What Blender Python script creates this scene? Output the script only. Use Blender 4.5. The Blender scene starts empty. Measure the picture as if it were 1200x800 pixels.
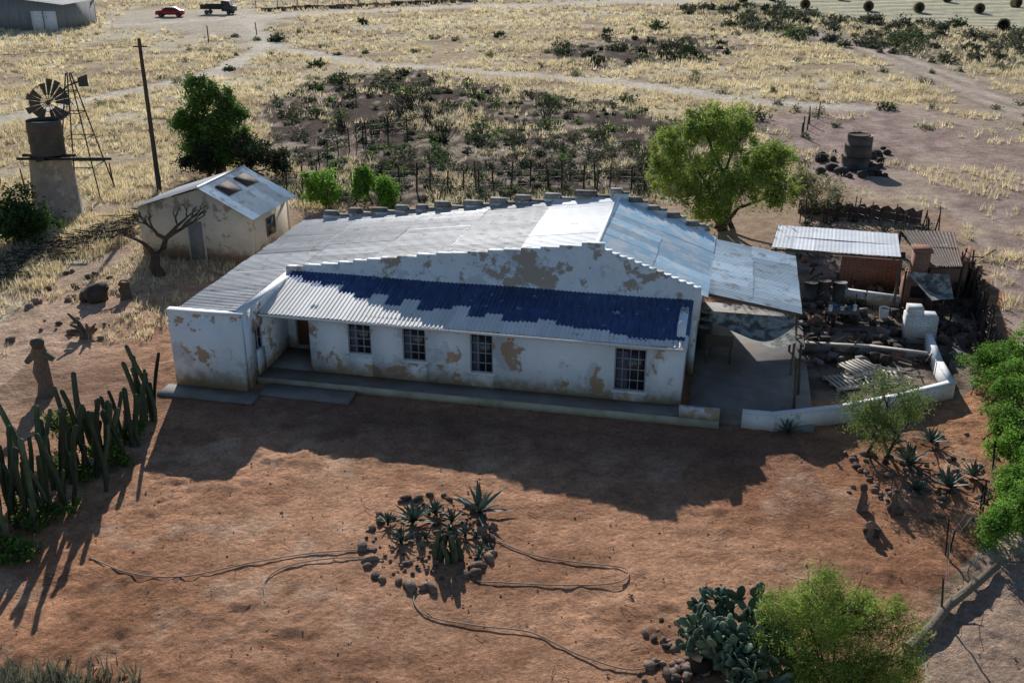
import bpy, math, random
import numpy as np
from mathutils import Vector, Matrix
random.seed(7)
R=np.random.RandomState(11)
H=15.4; F=1200.0; P=math.radians(22.8); SP=math.sin(P); CP=math.cos(P)
def G(px,py,z=0.0):
    a=(px-600)/F; b=(py-400)/F
    t=(H-z)/(SP+b*CP)
    return (a*t,(CP-b*SP)*t,z)
def G2(px,py): return G(px,py)[:2]
scene=bpy.context.scene
# ---------------------------------------------------------------- noise
def hsh(i,j,s): 
    v=np.sin(i*127.1+j*311.7+s*74.7)*43758.5453
    return v-np.floor(v)
def vn(x,y,s=0):
    xi=np.floor(x); yi=np.floor(y); fx=x-xi; fy=y-yi
    fx=fx*fx*(3-2*fx); fy=fy*fy*(3-2*fy)
    return (hsh(xi,yi,s)*(1-fx)*(1-fy)+hsh(xi+1,yi,s)*fx*(1-fy)+hsh(xi,yi+1,s)*(1-fx)*fy+hsh(xi+1,yi+1,s)*fx*fy)
def fbm(x,y,s=0,o=4):
    r=0;a=.5;t=0
    for k in range(o):
        r=r+a*vn(x*2**k,y*2**k,s+k*3.1); t+=a; a*=.5
    return r/t
# ---------------------------------------------------------------- mesh builder
class MB:
    def __init__(s): s.V=[];s.n=0;s.F=[]
    def add(s,v,f,m=0,r=None):
        v=np.asarray(v,dtype=float).reshape(-1,3)
        if isinstance(f,np.ndarray): groups=[f]
        else:
            d={}
            for q in f: d.setdefault(len(q),[]).append(q)
            groups=[np.array(q) for q in d.values()]
        for g in groups:
            rr=np.full(len(g),random.random()) if r is None else (np.full(len(g),r) if np.isscalar(r) else r)
            s.F.append((g+s.n,m,rr))
        s.V.append(v); s.n+=len(v)
    def box(s,x0,x1,y0,y1,z0,z1,m=0,M=None,r=None):
        v=[(x0,y0,z0),(x1,y0,z0),(x1,y1,z0),(x0,y1,z0),(x0,y0,z1),(x1,y0,z1),(x1,y1,z1),(x0,y1,z1)]
        if M is not None: v=[tuple(M@Vector(q)) for q in v]
        s.add(v,[(0,3,2,1),(4,5,6,7),(0,1,5,4),(1,2,6,5),(2,3,7,6),(3,0,4,7)],m,r)
    def obox(s,c,size,rz=0,m=0,rx=0,ry=0,r=None):
        M=Matrix.Translation(c)@Matrix.Rotation(rz,4,'Z')@Matrix.Rotation(ry,4,'Y')@Matrix.Rotation(rx,4,'X')
        a,b,d=size
        s.box(-a/2,a/2,-b/2,b/2,-d/2,d/2,m,M,r)
    def prism(s,prof,y0,y1,m=0,M=None,r=None):
        n=len(prof)
        v=[(x,y0,z) for x,z in prof]+[(x,y1,z) for x,z in prof]
        if M is not None: v=[tuple(M@Vector(q)) for q in v]
        f=[tuple(range(n)),tuple(range(2*n-1,n-1,-1))]+[(i,i+n,(i+1)%n+n,(i+1)%n) for i in range(n)]
        s.add(v,f,m,random.random() if r is None else r)
    def tube(s,pts,rad,n=6,m=0,caps=True,r=None,ribs=None):
        pts=[Vector(p) for p in pts]
        if np.isscalar(rad): rad=[rad]*len(pts)
        V=[];f=[]
        up=Vector((0,0,1)); 
        for i,p in enumerate(pts):
            d=(pts[min(i+1,len(pts)-1)]-pts[max(i-1,0)])
            if d.length<1e-6: d=Vector((0,0,1))
            d.normalize()
            ref=Vector((1,0,0)) if abs(d.z)>.8 else up
            a=d.cross(ref).normalized(); b=d.cross(a).normalized()
            for k in range(n):
                an=2*math.pi*k/n; rr=rad[i]*((1 if k%2 else ribs) if ribs else 1)
                V.append(tuple(p+a*math.cos(an)*rr+b*math.sin(an)*rr))
        for i in range(len(pts)-1):
            for k in range(n):
                k2=(k+1)%n
                f.append((i*n+k,i*n+k2,(i+1)*n+k2,(i+1)*n+k))
        if caps:
            f.append(tuple(range(n))); f.append(tuple(range((len(pts)-1)*n,len(pts)*n))[::-1])
        s.add(V,f,m,random.random() if r is None else r)
    def rock(s,c,sx,sy,sz,m=0,seed=None,n=8,k=5,jit=.3):
        rs=R; V=[];f=[]
        ph=rs.rand()*6; ca,sa=math.cos(ph),math.sin(ph); sx=sx*(.8+.5*rs.rand()); sy=sy*(.7+.5*rs.rand())
        for i in range(k+1):
            th=math.pi*i/k
            for j in range(n):
                a=2*math.pi*j/n
                q=1+(rs.rand()-.5)*2*jit if 0<i<k else 1
                sn=max(0.,math.sin(th))**.7
                u=sx*sn*math.cos(a)*q; v=sy*sn*math.sin(a)*q
                V.append((c[0]+u*ca-v*sa,c[1]+u*sa+v*ca,c[2]+sz*math.cos(th)*(1+(rs.rand()-.5)*.3*(0<i<k))))
        for i in range(k):
            for j in range(n):
                j2=(j+1)%n
                f.append((i*n+j,(i+1)*n+j,(i+1)*n+j2,i*n+j2))
        s.add(V,f,m,rs.rand())
    def leaves(s,C,size,m=0,r=None,asp=.5,up=0.0):
        n=len(C); a=R.randn(n,3); a[:,2]+=up*1.5; a/=np.linalg.norm(a,axis=1)[:,None]
        b=np.cross(a,R.randn(n,3)); b/=np.linalg.norm(b,axis=1)[:,None]
        sz=(size*(.6+.8*R.rand(n)))[:,None]
        V=np.stack([C-a*sz,C+b*sz*asp,C+a*sz,C-b*sz*asp],1).reshape(-1,3)
        f=np.arange(4*n).reshape(n,4)
        s.add(V,f,m,R.rand(n) if r is None else r)
    def corr(s,a,b,c,d,wl=.15,amp=.02,m=0,rows=1,sheetw=.75,ppw=6):
        a,b,c,d=[np.array(q,float) for q in (a,b,c,d)]
        L=np.linalg.norm(b-a); nx=max(2,int(L/wl*ppw)); nrm=np.cross(b-a,d-a); nrm/=np.linalg.norm(nrm)
        if nrm[2]<0: nrm=-nrm
        u=np.linspace(0,1,nx+1); W=np.sin(u*L/wl*2*math.pi)*amp
        sh_=np.floor(u*L/sheetw)
        for k in range(rows):
            t0=max(0,k/rows-(.04/rows)); t1=(k+1)/rows
            V=[]
            for ti,off in ((t0,.0+.004*(rows-k)),(t1,.004*(rows-k)+.003)):
                tt=ti+(0 if ti==0 else (hsh(sh_,sh_*0+k+(ti==t1),3.)-.5)*.012)
                tt=tt[:,None] if not np.isscalar(tt) else tt
                e=a[None]*(1-u[:,None])*(1-tt)+b[None]*u[:,None]*(1-tt)+c[None]*u[:,None]*tt+d[None]*(1-u[:,None])*tt
                V.append(e+nrm[None]*(W+off+.012*np.sin(u*L*.9+k*2)+.012*(hsh(sh_,sh_*0+k,9.)-.5))[:,None])
            V=np.concatenate(V); i=np.arange(nx)
            f=np.stack([i,i+1,i+nx+2,i+nx+1],1)
            rr=hsh(sh_[:-1],np.full(nx,float(k)),s.n%97)
            s.add(V,f,m,rr)
    def build(s,name,mats,parent=None,smooth=False,loc=None,rot=None):
        me=bpy.data.meshes.new(name)
        V=np.concatenate(s.V)
        loops=np.concatenate([f.ravel() for f,_,_ in s.F]).astype(np.int32)
        tot=np.concatenate([np.full(len(f),f.shape[1]) for f,_,_ in s.F])
        start=np.concatenate([[0],np.cumsum(tot)[:-1]]).astype(np.int32)
        mi=np.concatenate([np.full(len(f),m) for f,m,_ in s.F]).astype(np.int32)
        rr=np.concatenate([r for _,_,r in s.F]).astype(np.float32)
        me.vertices.add(len(V)); me.vertices.foreach_set('co',V.astype(np.float32).ravel())
        me.loops.add(len(loops)); me.loops.foreach_set('vertex_index',loops)
        me.polygons.add(len(tot)); me.polygons.foreach_set('loop_start',start)
        for m in mats: me.materials.append(m)
        me.polygons.foreach_set('material_index',mi)
        me.update(calc_edges=True)
        if smooth: me.polygons.foreach_set('use_smooth',np.ones(len(tot),dtype=bool))
        at=me.attributes.new('rnd','FLOAT','FACE'); at.data.foreach_set('value',rr)
        ob=bpy.data.objects.new(name,me); scene.collection.objects.link(ob)
        if parent: ob.parent=parent
        if loc: ob.location=loc
        if rot: ob.rotation_euler=rot
        return ob
def empty(name,loc=(0,0,0),rz=0):
    e=bpy.data.objects.new(name,None); e.location=loc; e.rotation_euler=(0,0,rz); e.empty_display_size=.3
    scene.collection.objects.link(e); return e
# ---------------------------------------------------------------- materials
def N(nt,t,**k):
    n=nt.nodes.new(t)
    for a,b in k.items(): setattr(n,a,b)
    return n
def mixc(nt,fac,a,b,bt='MIX'):
    n=N(nt,'ShaderNodeMix',data_type='RGBA',blend_type=bt)
    for v,i in ((fac,0),(a,6),(b,7)):
        if isinstance(v,(int,float)): n.inputs[i].default_value=v
        elif isinstance(v,tuple): n.inputs[i].default_value=(*v[:3],1)
        else: nt.links.new(v,n.inputs[i])
    return n.outputs[2]
def mth(nt,op,a,b=None,clamp=False):
    n=N(nt,'ShaderNodeMath',operation=op); n.use_clamp=clamp
    for v,i in ((a,0),(b,1)):
        if v is None: continue
        if isinstance(v,(int,float)): n.inputs[i].default_value=v
        else: nt.links.new(v,n.inputs[i])
    return n.outputs[0]
def noise(nt,vec,sc,det=4,rough=.6):
    n=N(nt,'ShaderNodeTexNoise'); n.inputs['Scale'].default_value=sc; n.inputs['Detail'].default_value=det; n.inputs['Roughness'].default_value=rough
    nt.links.new(vec,n.inputs['Vector']); return n.outputs['Fac']
def rng(nt,v,a,b,c=0.,d=1.):
    n=N(nt,'ShaderNodeMapRange'); n.inputs[1].default_value=a;n.inputs[2].default_value=b;n.inputs[3].default_value=c;n.inputs[4].default_value=d
    nt.links.new(v,n.inputs[0]); return n.outputs[0]
def pmat(name,c1,c2,scale=5,rough=.9,metal=0.,bump=0.,bscale=20,c3=None,t3=.6,s3=2,w3=.03,rndv=0.,transl=0.,stretch=None,stain=None,brick=None,spec=.3,band=None,c4=None):
    m=bpy.data.materials.new(name); m.use_nodes=True; nt=m.node_tree; nt.nodes.clear()
    out=N(nt,'ShaderNodeOutputMaterial'); bs=N(nt,'ShaderNodeBsdfPrincipled')
    tc=N(nt,'ShaderNodeTexCoord'); vec=tc.outputs['Object']; v0=vec
    if stretch:
        mp=N(nt,'ShaderNodeMapping'); mp.inputs['Scale'].default_value=stretch; nt.links.new(vec,mp.inputs[0]); vec=mp.outputs[0]
    n1=noise(nt,vec,scale); col=mixc(nt,rng(nt,n1,.3,.7),c1,c2)
    if band:   # deep blue on the upper part of every sheet, ending sheet by sheet
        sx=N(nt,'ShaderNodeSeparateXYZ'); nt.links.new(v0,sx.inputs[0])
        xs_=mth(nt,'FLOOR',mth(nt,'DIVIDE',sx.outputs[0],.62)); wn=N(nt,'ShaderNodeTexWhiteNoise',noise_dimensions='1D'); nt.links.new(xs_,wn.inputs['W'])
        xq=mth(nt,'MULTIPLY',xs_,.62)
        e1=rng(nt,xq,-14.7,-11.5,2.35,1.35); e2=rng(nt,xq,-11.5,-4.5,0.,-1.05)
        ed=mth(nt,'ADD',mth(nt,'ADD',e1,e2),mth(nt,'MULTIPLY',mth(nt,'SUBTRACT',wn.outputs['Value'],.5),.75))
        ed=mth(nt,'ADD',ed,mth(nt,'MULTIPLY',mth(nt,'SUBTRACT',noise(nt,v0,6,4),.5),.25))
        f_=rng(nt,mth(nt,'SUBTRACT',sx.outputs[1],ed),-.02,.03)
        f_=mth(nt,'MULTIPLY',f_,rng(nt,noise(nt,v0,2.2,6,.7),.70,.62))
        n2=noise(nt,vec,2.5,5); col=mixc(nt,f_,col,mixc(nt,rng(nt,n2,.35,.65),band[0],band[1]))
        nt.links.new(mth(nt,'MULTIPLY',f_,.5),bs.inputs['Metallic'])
    if brick:
        sx=N(nt,'ShaderNodeSeparateXYZ'); nt.links.new(v0,sx.inputs[0])
        cb=N(nt,'ShaderNodeCombineXYZ'); nt.links.new(mth(nt,'ADD',sx.outputs[0],sx.outputs[1]),cb.inputs[0]); nt.links.new(sx.outputs[2],cb.inputs[1])
        br=N(nt,'ShaderNodeTexBrick'); nt.links.new(cb.outputs[0],br.inputs[0]); br.inputs['Scale'].default_value=1
        br.inputs['Brick Width'].default_value=.24;br.inputs['Row Height'].default_value=.09;br.inputs['Mortar Size'].default_value=.008
        nt.links.new(col,br.inputs['Color1']); nt.links.new(mixc(nt,.5,col,(c1[0]*.5,c1[1]*.5,c1[2]*.5)),br.inputs['Color2']); br.inputs['Mortar'].default_value=(*brick,1)
        col=br.outputs[0]
    if c4 is not None:
        n4_=noise(nt,v0,.9,7,.7); col=mixc(nt,rng(nt,n4_,.53,.57),col,c4)
    if c3 is not None:
        n3=noise(nt,v0,s3,7,.68); col=mixc(nt,rng(nt,n3,t3-w3,t3+w3),col,c3)
    if stain:
        sx=N(nt,'ShaderNodeSeparateXYZ'); nt.links.new(v0,sx.inputs[0])
        hgt=mth(nt,'ADD',sx.outputs[2],mth(nt,'MULTIPLY',noise(nt,v0,3,4),-.9))
        col=mixc(nt,rng(nt,hgt,stain[1],stain[2]),stain[0],col)
    if rndv:
        at=N(nt,'ShaderNodeAttribute'); at.attribute_name='rnd'
        k=rng(nt,at.outputs['Fac'],0,1,1-rndv,1+rndv)
        vv=N(nt,'ShaderNodeVectorMath',operation='SCALE'); nt.links.new(col,vv.inputs[0]); nt.links.new(k,vv.inputs['Scale']); col=vv.outputs[0]
    nt.links.new(col,bs.inputs['Base Color']); bs.inputs['Roughness'].default_value=rough
    if not band: bs.inputs['Metallic'].default_value=metal
    bs.inputs['Specular IOR Level'].default_value=spec
    if bump:
        b=N(nt,'ShaderNodeBump'); b.inputs['Strength'].default_value=bump; b.inputs['Distance'].default_value=.05
        nt.links.new(noise(nt,v0,bscale,5),b.inputs['Height']); nt.links.new(b.outputs[0],bs.inputs['Normal'])
    sh=bs.outputs[0]
    if transl:
        tr=N(nt,'ShaderNodeBsdfTranslucent'); nt.links.new(col,tr.inputs[0]); ms=N(nt,'ShaderNodeMixShader'); ms.inputs[0].default_value=transl
        nt.links.new(sh,ms.inputs[1]); nt.links.new(tr.outputs[0],ms.inputs[2]); sh=ms.outputs[0]
    nt.links.new(sh,out.inputs[0]); return m
M_wall=pmat('white_plaster',(.85,.92,.97),(.76,.84,.91),1.5,.9,bump=.4,bscale=9,c3=(.50,.35,.25),t3=.575,s3=.95,w3=.012,stain=((.42,.32,.20),-.2,.3),c4=(.62,.68,.74))
M_gable=pmat('gable_plaster',(.82,.89,.94),(.70,.77,.83),1.5,.9,bump=.4,bscale=9,c3=(.42,.36,.30),t3=.545,s3=1.0,w3=.014,c4=(.58,.62,.66))
M_coping=pmat('coping',(.55,.55,.53),(.25,.24,.22),3,.95,bump=.4)
M_backcop=pmat('dark_coping',(.30,.29,.27),(.13,.12,.11),3,.95,bump=.6,rndv=.4)
M_roof=pmat('old_iron_roof',(.66,.66,.66),(.44,.44,.44),.5,.55,metal=.3,c3=(.30,.27,.25),t3=.61,s3=2.2,w3=.06,rndv=.22,stretch=(.35,2.5,1))
M_roofw=pmat('whitewashed_iron_roof',(.88,.90,.91),(.74,.76,.78),.8,.5,metal=.1,c3=(.42,.38,.34),t3=.66,s3=2,w3=.05,rndv=.12,stretch=(.5,2.5,1))
M_roofb=pmat('sky_tinted_iron_roof',(.68,.89,.97),(.46,.72,.90),.8,.42,metal=.05,c3=(.92,.95,.96),t3=.53,s3=1.6,w3=.05,rndv=.2,stretch=(.6,2.5,1))  # right slope: sky reflection put into the base colour as light blue
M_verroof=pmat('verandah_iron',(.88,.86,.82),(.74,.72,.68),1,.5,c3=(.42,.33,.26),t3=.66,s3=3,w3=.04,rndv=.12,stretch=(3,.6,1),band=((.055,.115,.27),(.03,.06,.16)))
M_carroof=pmat('carport_iron',(.74,.88,.94),(.54,.68,.78),1,.45,metal=.1,c3=(.36,.33,.31),t3=.60,s3=1.8,w3=.08,rndv=.3,stretch=(.5,2.5,1))
M_rust=pmat('rusty_iron',(.16,.11,.09),(.08,.06,.05),2,.8,metal=.2,c3=(.25,.22,.2),t3=.6,rndv=.3)
M_glass=pmat('dark_glass',(.02,.025,.035),(.03,.035,.045),2,.12,spec=.6)
M_frame=pmat('window_frame',(.40,.42,.46),(.27,.28,.31),6,.7)
M_dark=pmat('dark_interior',(.02,.018,.015),(.03,.025,.02),2,.9)
M_door=pmat('old_door',(.16,.08,.045),(.10,.05,.03),6,.7,stretch=(6,6,.6))
M_conc=pmat('concrete',(.28,.27,.26),(.18,.175,.165),1.2,.9,bump=.2,c3=(.24,.16,.11),t3=.6,s3=.9,w3=.1)
M_cream=pmat('cream_plaster',(.70,.63,.50),(.58,.50,.39),1.2,.9,bump=.3,c3=(.36,.28,.2),t3=.57,s3=1.0,w3=.02,stain=((.30,.21,.14),-.1,.3))
M_wood=pmat('weathered_wood',(.20,.16,.12),(.10,.08,.06),4,.9,bump=.4,rndv=.4,stretch=(6,6,1))
M_dwood=pmat('dark_wood',(.075,.06,.05),(.04,.032,.027),4,.9,bump=.4,rndv=.4)
M_pale=pmat('pale_timber',(.62,.58,.51),(.44,.40,.34),4,.9,rndv=.25)
M_steel=pmat('galvanised_steel',(.22,.22,.22),(.12,.10,.09),3,.6,metal=.5)
M_brick=pmat('red_brick',(.34,.14,.09),(.23,.10,.07),6,.9,brick=(.30,.26,.22),bump=.3)
M_wbrick=pmat('white_brick',(.84,.84,.82),(.70,.70,.68),6,.9,brick=(.4,.38,.35),bump=.3)
M_stone=pmat('field_stone',(.26,.18,.14),(.12,.09,.07),5,.95,bump=.5,rndv=.6)
M_tower=pmat('tower_plaster',(.42,.37,.32),(.24,.20,.17),1.5,.95,bump=.5,c3=(.5,.46,.4),t3=.56,s3=1.4,w3=.05)
M_tank=pmat('tank_iron',(.13,.13,.13),(.07,.067,.065),1.5,.7,metal=.3,c3=(.16,.09,.06),t3=.6)
M_hose=pmat('hose',(.36,.28,.22),(.24,.18,.14),2,.6)
M_black=pmat('black_rubber',(.02,.02,.02),(.035,.03,.03),3,.7)
M_red=pmat('red_paint',(.42,.03,.03),(.32,.02,.02),3,.35,spec=.5)
M_whitep=pmat('white_paint',(.88,.89,.90),(.76,.77,.78),2,.7,c3=(.50,.46,.42),t3=.64,s3=3,w3=.06,bump=.3)
M_bluep=pmat('blue_plastic',(.06,.14,.30),(.05,.11,.24),2,.5)
M_hay=pmat('hay',(.34,.28,.16),(.22,.18,.10),6,.95,bump=.6)
M_net=pmat('shade_net',(.20,.21,.19),(.06,.07,.06),3,.9,c3=(.42,.42,.38),t3=.5,s3=2.5,w3=.05,transl=.2)
M_curt=pmat('curtain',(.13,.14,.19),(.07,.08,.12),2,.9)
def leafm(n,a,b,tr=.4,rv=.45,sc=.8): return pmat(n,a,b,sc,.7,rndv=rv,transl=tr,spec=.25)
M_leafL=leafm('light_green_leaves',(.33,.42,.09),(.19,.28,.06),.5)
M_leafG=leafm('green_leaves',(.13,.24,.05),(.065,.13,.03))
M_leafB=leafm('bright_green_leaves',(.22,.40,.06),(.11,.24,.04),.5)
M_leafD=leafm('dark_leaves',(.06,.08,.038),(.03,.042,.022))
M_leafY=leafm('grey_scrub_leaves',(.16,.17,.10),(.08,.09,.055),.25)
M_leafP=leafm('pale_scrub',(.38,.36,.21),(.23,.23,.13),.3)
M_grass=leafm('dry_grass',(.88,.78,.52),(.66,.54,.34),.4,.35,.15)
M_bark=pmat('bark',(.12,.09,.07),(.06,.045,.035),6,.95,bump=.5)
M_cactus=pmat('cactus_skin',(.085,.115,.065),(.045,.065,.04),3,.6,rndv=.5)
M_pear=pmat('prickly_pear_skin',(.16,.22,.15),(.09,.14,.09),3,.6,rndv=.4)
M_agave=pmat('agave_leaf',(.17,.22,.17),(.09,.13,.095),3,.55,rndv=.5)
# ---------------------------------------------------------------- ground zones
def poly(pts): return np.array([G2(*p) for p in pts])
def inpoly(x,y,pl):
    c=np.zeros(x.shape,bool); n=len(pl)
    for i in range(n):
        x1,y1=pl[i]; x2,y2=pl[(i+1)%n]
        if y1==y2: continue
        cond=((y1>y)!=(y2>y))&(x<(x2-x1)*(y-y1)/(y2-y1)+x1)
        c^=cond
    return c
def pdist(x,y,pts):
    pl=[G2(*p) for p in pts]; d=np.full(x.shape,1e9)
    for (x1,y1),(x2,y2) in zip(pl[:-1],pl[1:]):
        dx,dy=x2-x1,y2-y1; t=np.clip(((x-x1)*dx+(y-y1)*dy)/(dx*dx+dy*dy),0,1)
        d=np.minimum(d,np.hypot(x-x1-t*dx,y-y1-t*dy))
    return d
YARD=poly([(-700,1100),(-900,420),(-200,400),(0,385),(60,330),(150,275),(340,245),(780,238),(900,215),(960,215),(1110,250),(1160,310),(1190,400),(1210,480),(1190,600),(1090,700),(1010,1100)])
GRAV=poly([(860,140),(1000,118),(1130,135),(1260,185),(1500,230),(1500,520),(1215,470),(1150,300),(1080,240),(950,205),(900,180)])
SANDR=poly([(1010,1100),(1080,740),(1180,640),(1215,470),(1500,520),(1800,1100)])
SCRUB=poly([(310,122),(380,92),(480,78),(600,104),(760,128),(850,150),(880,215),(780,240),(340,245),(320,190)])
SCRUB2=poly([(640,62),(700,48),(820,42),(870,55),(830,72),(700,80)])
SCRUB3=poly([(790,8),(900,6),(1010,22),(1230,40),(1230,85),(1080,70),(930,45),(830,28)])
MOWN=poly([(830,0),(1400,0),(1400,42),(1230,40),(1010,22),(900,6)])
MOWN=np.array([(MOWN[0][0],400.),(400.,400.)]+[tuple(p) for p in MOWN[2:]]+[tuple(MOWN[0])])
BARE=poly([(120,12),(300,8),(330,30),(310,62),(270,45),(130,35)])
TR1=[(-200,30),(100,33),(200,28),(285,22),(310,52),(430,72),(600,85),(760,102),(900,122),(1000,128)]
TR2=[(310,52),(250,85),(120,112),(0,140),(-200,190)]
TR3=[(940,38),(1010,52),(1090,80),(1180,122),(1300,190)]
TR4=[(285,22),(420,14),(560,8),(800,2)]
def zones(x,y):
    jx=x+(fbm(x*.35,y*.35,5)-.5)*5; jy=y+(fbm(x*.35,y*.35,9)-.5)*5
    jn=(fbm(x*.9,y*.9,3)-.5)
    yard=inpoly(x+jn*2,y+jn*2,YARD); grav=inpoly(jx,jy,GRAV); sand=inpoly(x+jn*2,y,SANDR)
    s1=inpoly(jx,jy,SCRUB)|inpoly(x+(jx-x)*2,y+(jy-y)*2,SCRUB2); s3=inpoly(x+(jx-x)*2,y+(jy-y)*2,SCRUB3)
    mown=inpoly(x,y,MOWN); bare=inpoly(x+(jx-x)*2,y+(jy-y)*2,BARE)
    w=1+.8*(fbm(x*.2,y*.2,21)-.5)
    tr=np.maximum.reduce([np.clip(1.5-pdist(jx*.3+x*.7,jy*.3+y*.7,t)/(hw*w),0,1) for t,hw in ((TR1,1.5),(TR2,1.3),(TR4,3.0))])
    d3=pdist(x,y,TR3); ruts=np.clip(1.6-np.abs(np.abs(d3)-1.0)/.5,0,1)+np.clip(1.5-np.abs(np.abs(d3)-3.6)/.5,0,1)*.8; wide=np.clip(1.6-d3/3.2,0,1)
    return yard,grav,sand,s1,s3,mown,bare,tr,np.clip(ruts,0,1),wide
def terr(x,y):
    k=np.clip((y-58)/40,0,1)
    return k*(fbm(x*.03,y*.03,2,3)-.5)*1.2
def axis(lo,hi,st,far_lo,far_hi,g1,g2):
    a=list(np.arange(lo,hi,st)); s=st
    while a[-1]<far_hi: s*=g2; a.append(a[-1]+s)
    s=st; b=[lo]
    while b[-1]>far_lo: s*=g1; b.append(b[-1]-s)
    return np.array(b[:0:-1]+a)
xs=axis(-20,19,.105,-2000,2000,1.045,1.045); ys=axis(15,34,.105,-600,3000,1.09,1.02)
X,Y=np.meshgrid(xs,ys); x=X.ravel(); y=Y.ravel()
yard,grav,sand,s1,s3,mown,bare,tr,ruts,wide=zones(x,y)
def C(*c): return np.array(c)[None,:]
def lerp(a,b,t): return a*(1-t[:,None])+b*t[:,None]
ON=np.ones((len(x),1))
n1=fbm(x*.25,y*.25,1); n2=fbm(x*1.1,y*1.1,4); nb=fbm(x*.07,y*.07,8); n4=fbm(x*.12,y*.35,41)
st=lambda v,a,b: np.clip((v-a)/(b-a),0,1)
col=lerp(C(.82,.71,.48)*ON,C(.56,.43,.29),st(n1,.42,.66))
col=lerp(col,C(.86,.77,.57)*ON,st(nb,.5,.7)*.6)
col=lerp(col,C(.36,.25,.17)*ON,st(n4,.52,.64)*.8)
gw=np.ones(len(x))*st(n1,.75,.4)
sc=lerp(C(.11,.08,.065)*ON,C(.46,.37,.29),st(n2*.6+n1*.4,.52,.61)); 
col=np.where(s1[:,None],sc,col); gw=np.where(s1,.25,gw)
sg=lerp(C(.13,.12,.07)*ON,C(.46,.39,.27),st(n1,.45,.6)); col=np.where(s3[:,None],sg,col)
stripe=.5+.5*np.sin((y*.9+x*.28)*1.15); mc=lerp(C(.80,.74,.54)*ON,C(.28,.26,.16),stripe*.85); col=np.where(mown[:,None],mc,col); gw=np.where(mown,.2,gw)
gc=lerp(C(.54,.40,.34)*ON,C(.38,.275,.235),st(n2,.35,.65)); gc=lerp(gc,C(.62,.49,.37)*ON,st(n1,.55,.7)*.6)
col=np.where(grav[:,None],gc,col); gw=np.where(grav,0,gw)
col=np.where(bare[:,None],C(.70,.60,.47),col)
trc=C(.80,.70,.57); col=lerp(col,trc*ON,np.clip(tr,0,1)*.95); gw*=1-tr
col=lerp(col,C(.40,.31,.25)*ON,wide*.9); col=lerp(col,C(.68,.56,.46)*ON,ruts*wide); gw*=1-wide
yc=lerp(C(.62,.32,.185)*ON,C(.44,.22,.125),st(n1,.35,.65)); yc=lerp(yc,C(.66,.39,.25)*ON,st(nb,.48,.62)*.5)
yc=lerp(yc,C(.72,.47,.32)*ON,st(n2,.55,.68)*st(n4,.45,.6)*.7)
yc=lerp(yc,C(.33,.17,.10)*ON,st(fbm(x*.6,y*.9,91),.56,.68)*.6)
left=np.clip((-13-x)/5,0,1)*np.clip((y-26)/6,0,1); yc=lerp(yc,C(.70,.52,.38)*ON,left*.7)
hs=np.clip(1-np.abs(y-(32-.2*x)+2.5)/3.5,0,1)*(x<9)*(x>-18); yc=lerp(yc,C(.24,.14,.10)*ON,hs*.7)  # shade along the house front, darkened into the sand colour
back=np.clip((y-42)/3,0,1); yc=lerp(yc,C(.50,.39,.29)*ON,back*.7)
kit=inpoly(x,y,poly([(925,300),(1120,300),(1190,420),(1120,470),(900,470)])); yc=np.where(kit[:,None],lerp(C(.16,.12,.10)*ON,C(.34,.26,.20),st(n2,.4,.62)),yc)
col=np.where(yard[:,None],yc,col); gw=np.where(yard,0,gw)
col=np.where(sand[:,None],lerp(C(.60,.44,.34)*ON,C(.48,.34,.25),st(n1,.4,.65)),col); gw=np.where(sand,0,gw)
z=terr(x,y)
fade=np.clip((46-y)/4,0,1)*np.clip((y-12)/2,0,1)*np.clip((26-np.abs(x))/4,0,1)
foot=(vn(x*3.1,y*3.1,31)-.5)*.055+(vn(x*1.1,y*1.1,35)-.5)*.05+(vn(x*5.3+y,y*5.3,36)-.5)*.045
z=z+fade*foot*(.45+1.3*st(fbm(x*.35,y*.35,61),.35,.65))
z=np.where(y>0,z,0)
gm=bpy.data.meshes.new('ground'); nx,ny=len(xs),len(ys)
gm.vertices.add(nx*ny); gm.vertices.foreach_set('co',np.stack([x,y,z],1).astype(np.float32).ravel())
ii,jj=np.meshgrid(np.arange(nx-1),np.arange(ny-1)); q=(jj*nx+ii).ravel()
lp=np.stack([q,q+1,q+nx+1,q+nx],1).astype(np.int32)
gm.loops.add(lp.size); gm.loops.foreach_set('vertex_index',lp.ravel()); gm.polygons.add(len(q)); gm.polygons.foreach_set('loop_start',(np.arange(len(q))*4).astype(np.int32))
gm.update(calc_edges=True); gm.polygons.foreach_set('use_smooth',np.ones(len(q),bool))
ca=gm.attributes.new('zone_col','FLOAT_COLOR','POINT'); ca.data.foreach_set('color',np.concatenate([col,gw[:,None]],1).astype(np.float32).ravel())
go=bpy.data.objects.new('ground',gm); scene.collection.objects.link(go)
m=bpy.data.materials.new('soil'); m.use_nodes=True; nt=m.node_tree; nt.nodes.clear()
out=N(nt,'ShaderNodeOutputMaterial'); bs=N(nt,'ShaderNodeBsdfPrincipled'); tc=N(nt,'ShaderNodeTexCoord'); vec=tc.outputs['Object']
at=N(nt,'ShaderNodeAttribute'); at.attribute_name='zone_col'
g=at.outputs['Alpha']
na=noise(nt,vec,1.6,6,.7); nbb=noise(nt,vec,9,5,.7); nc=noise(nt,vec,.4,5,.65)
k=mth(nt,'MULTIPLY',mth(nt,'MULTIPLY',rng(nt,na,.25,.75,.70,1.28),rng(nt,nbb,.25,.75,.60,1.38)),rng(nt,nc,.3,.7,.82,1.16))
vv=N(nt,'ShaderNodeVectorMath',operation='SCALE'); nt.links.new(at.outputs['Color'],vv.inputs[0]); nt.links.new(k,vv.inputs['Scale'])
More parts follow.
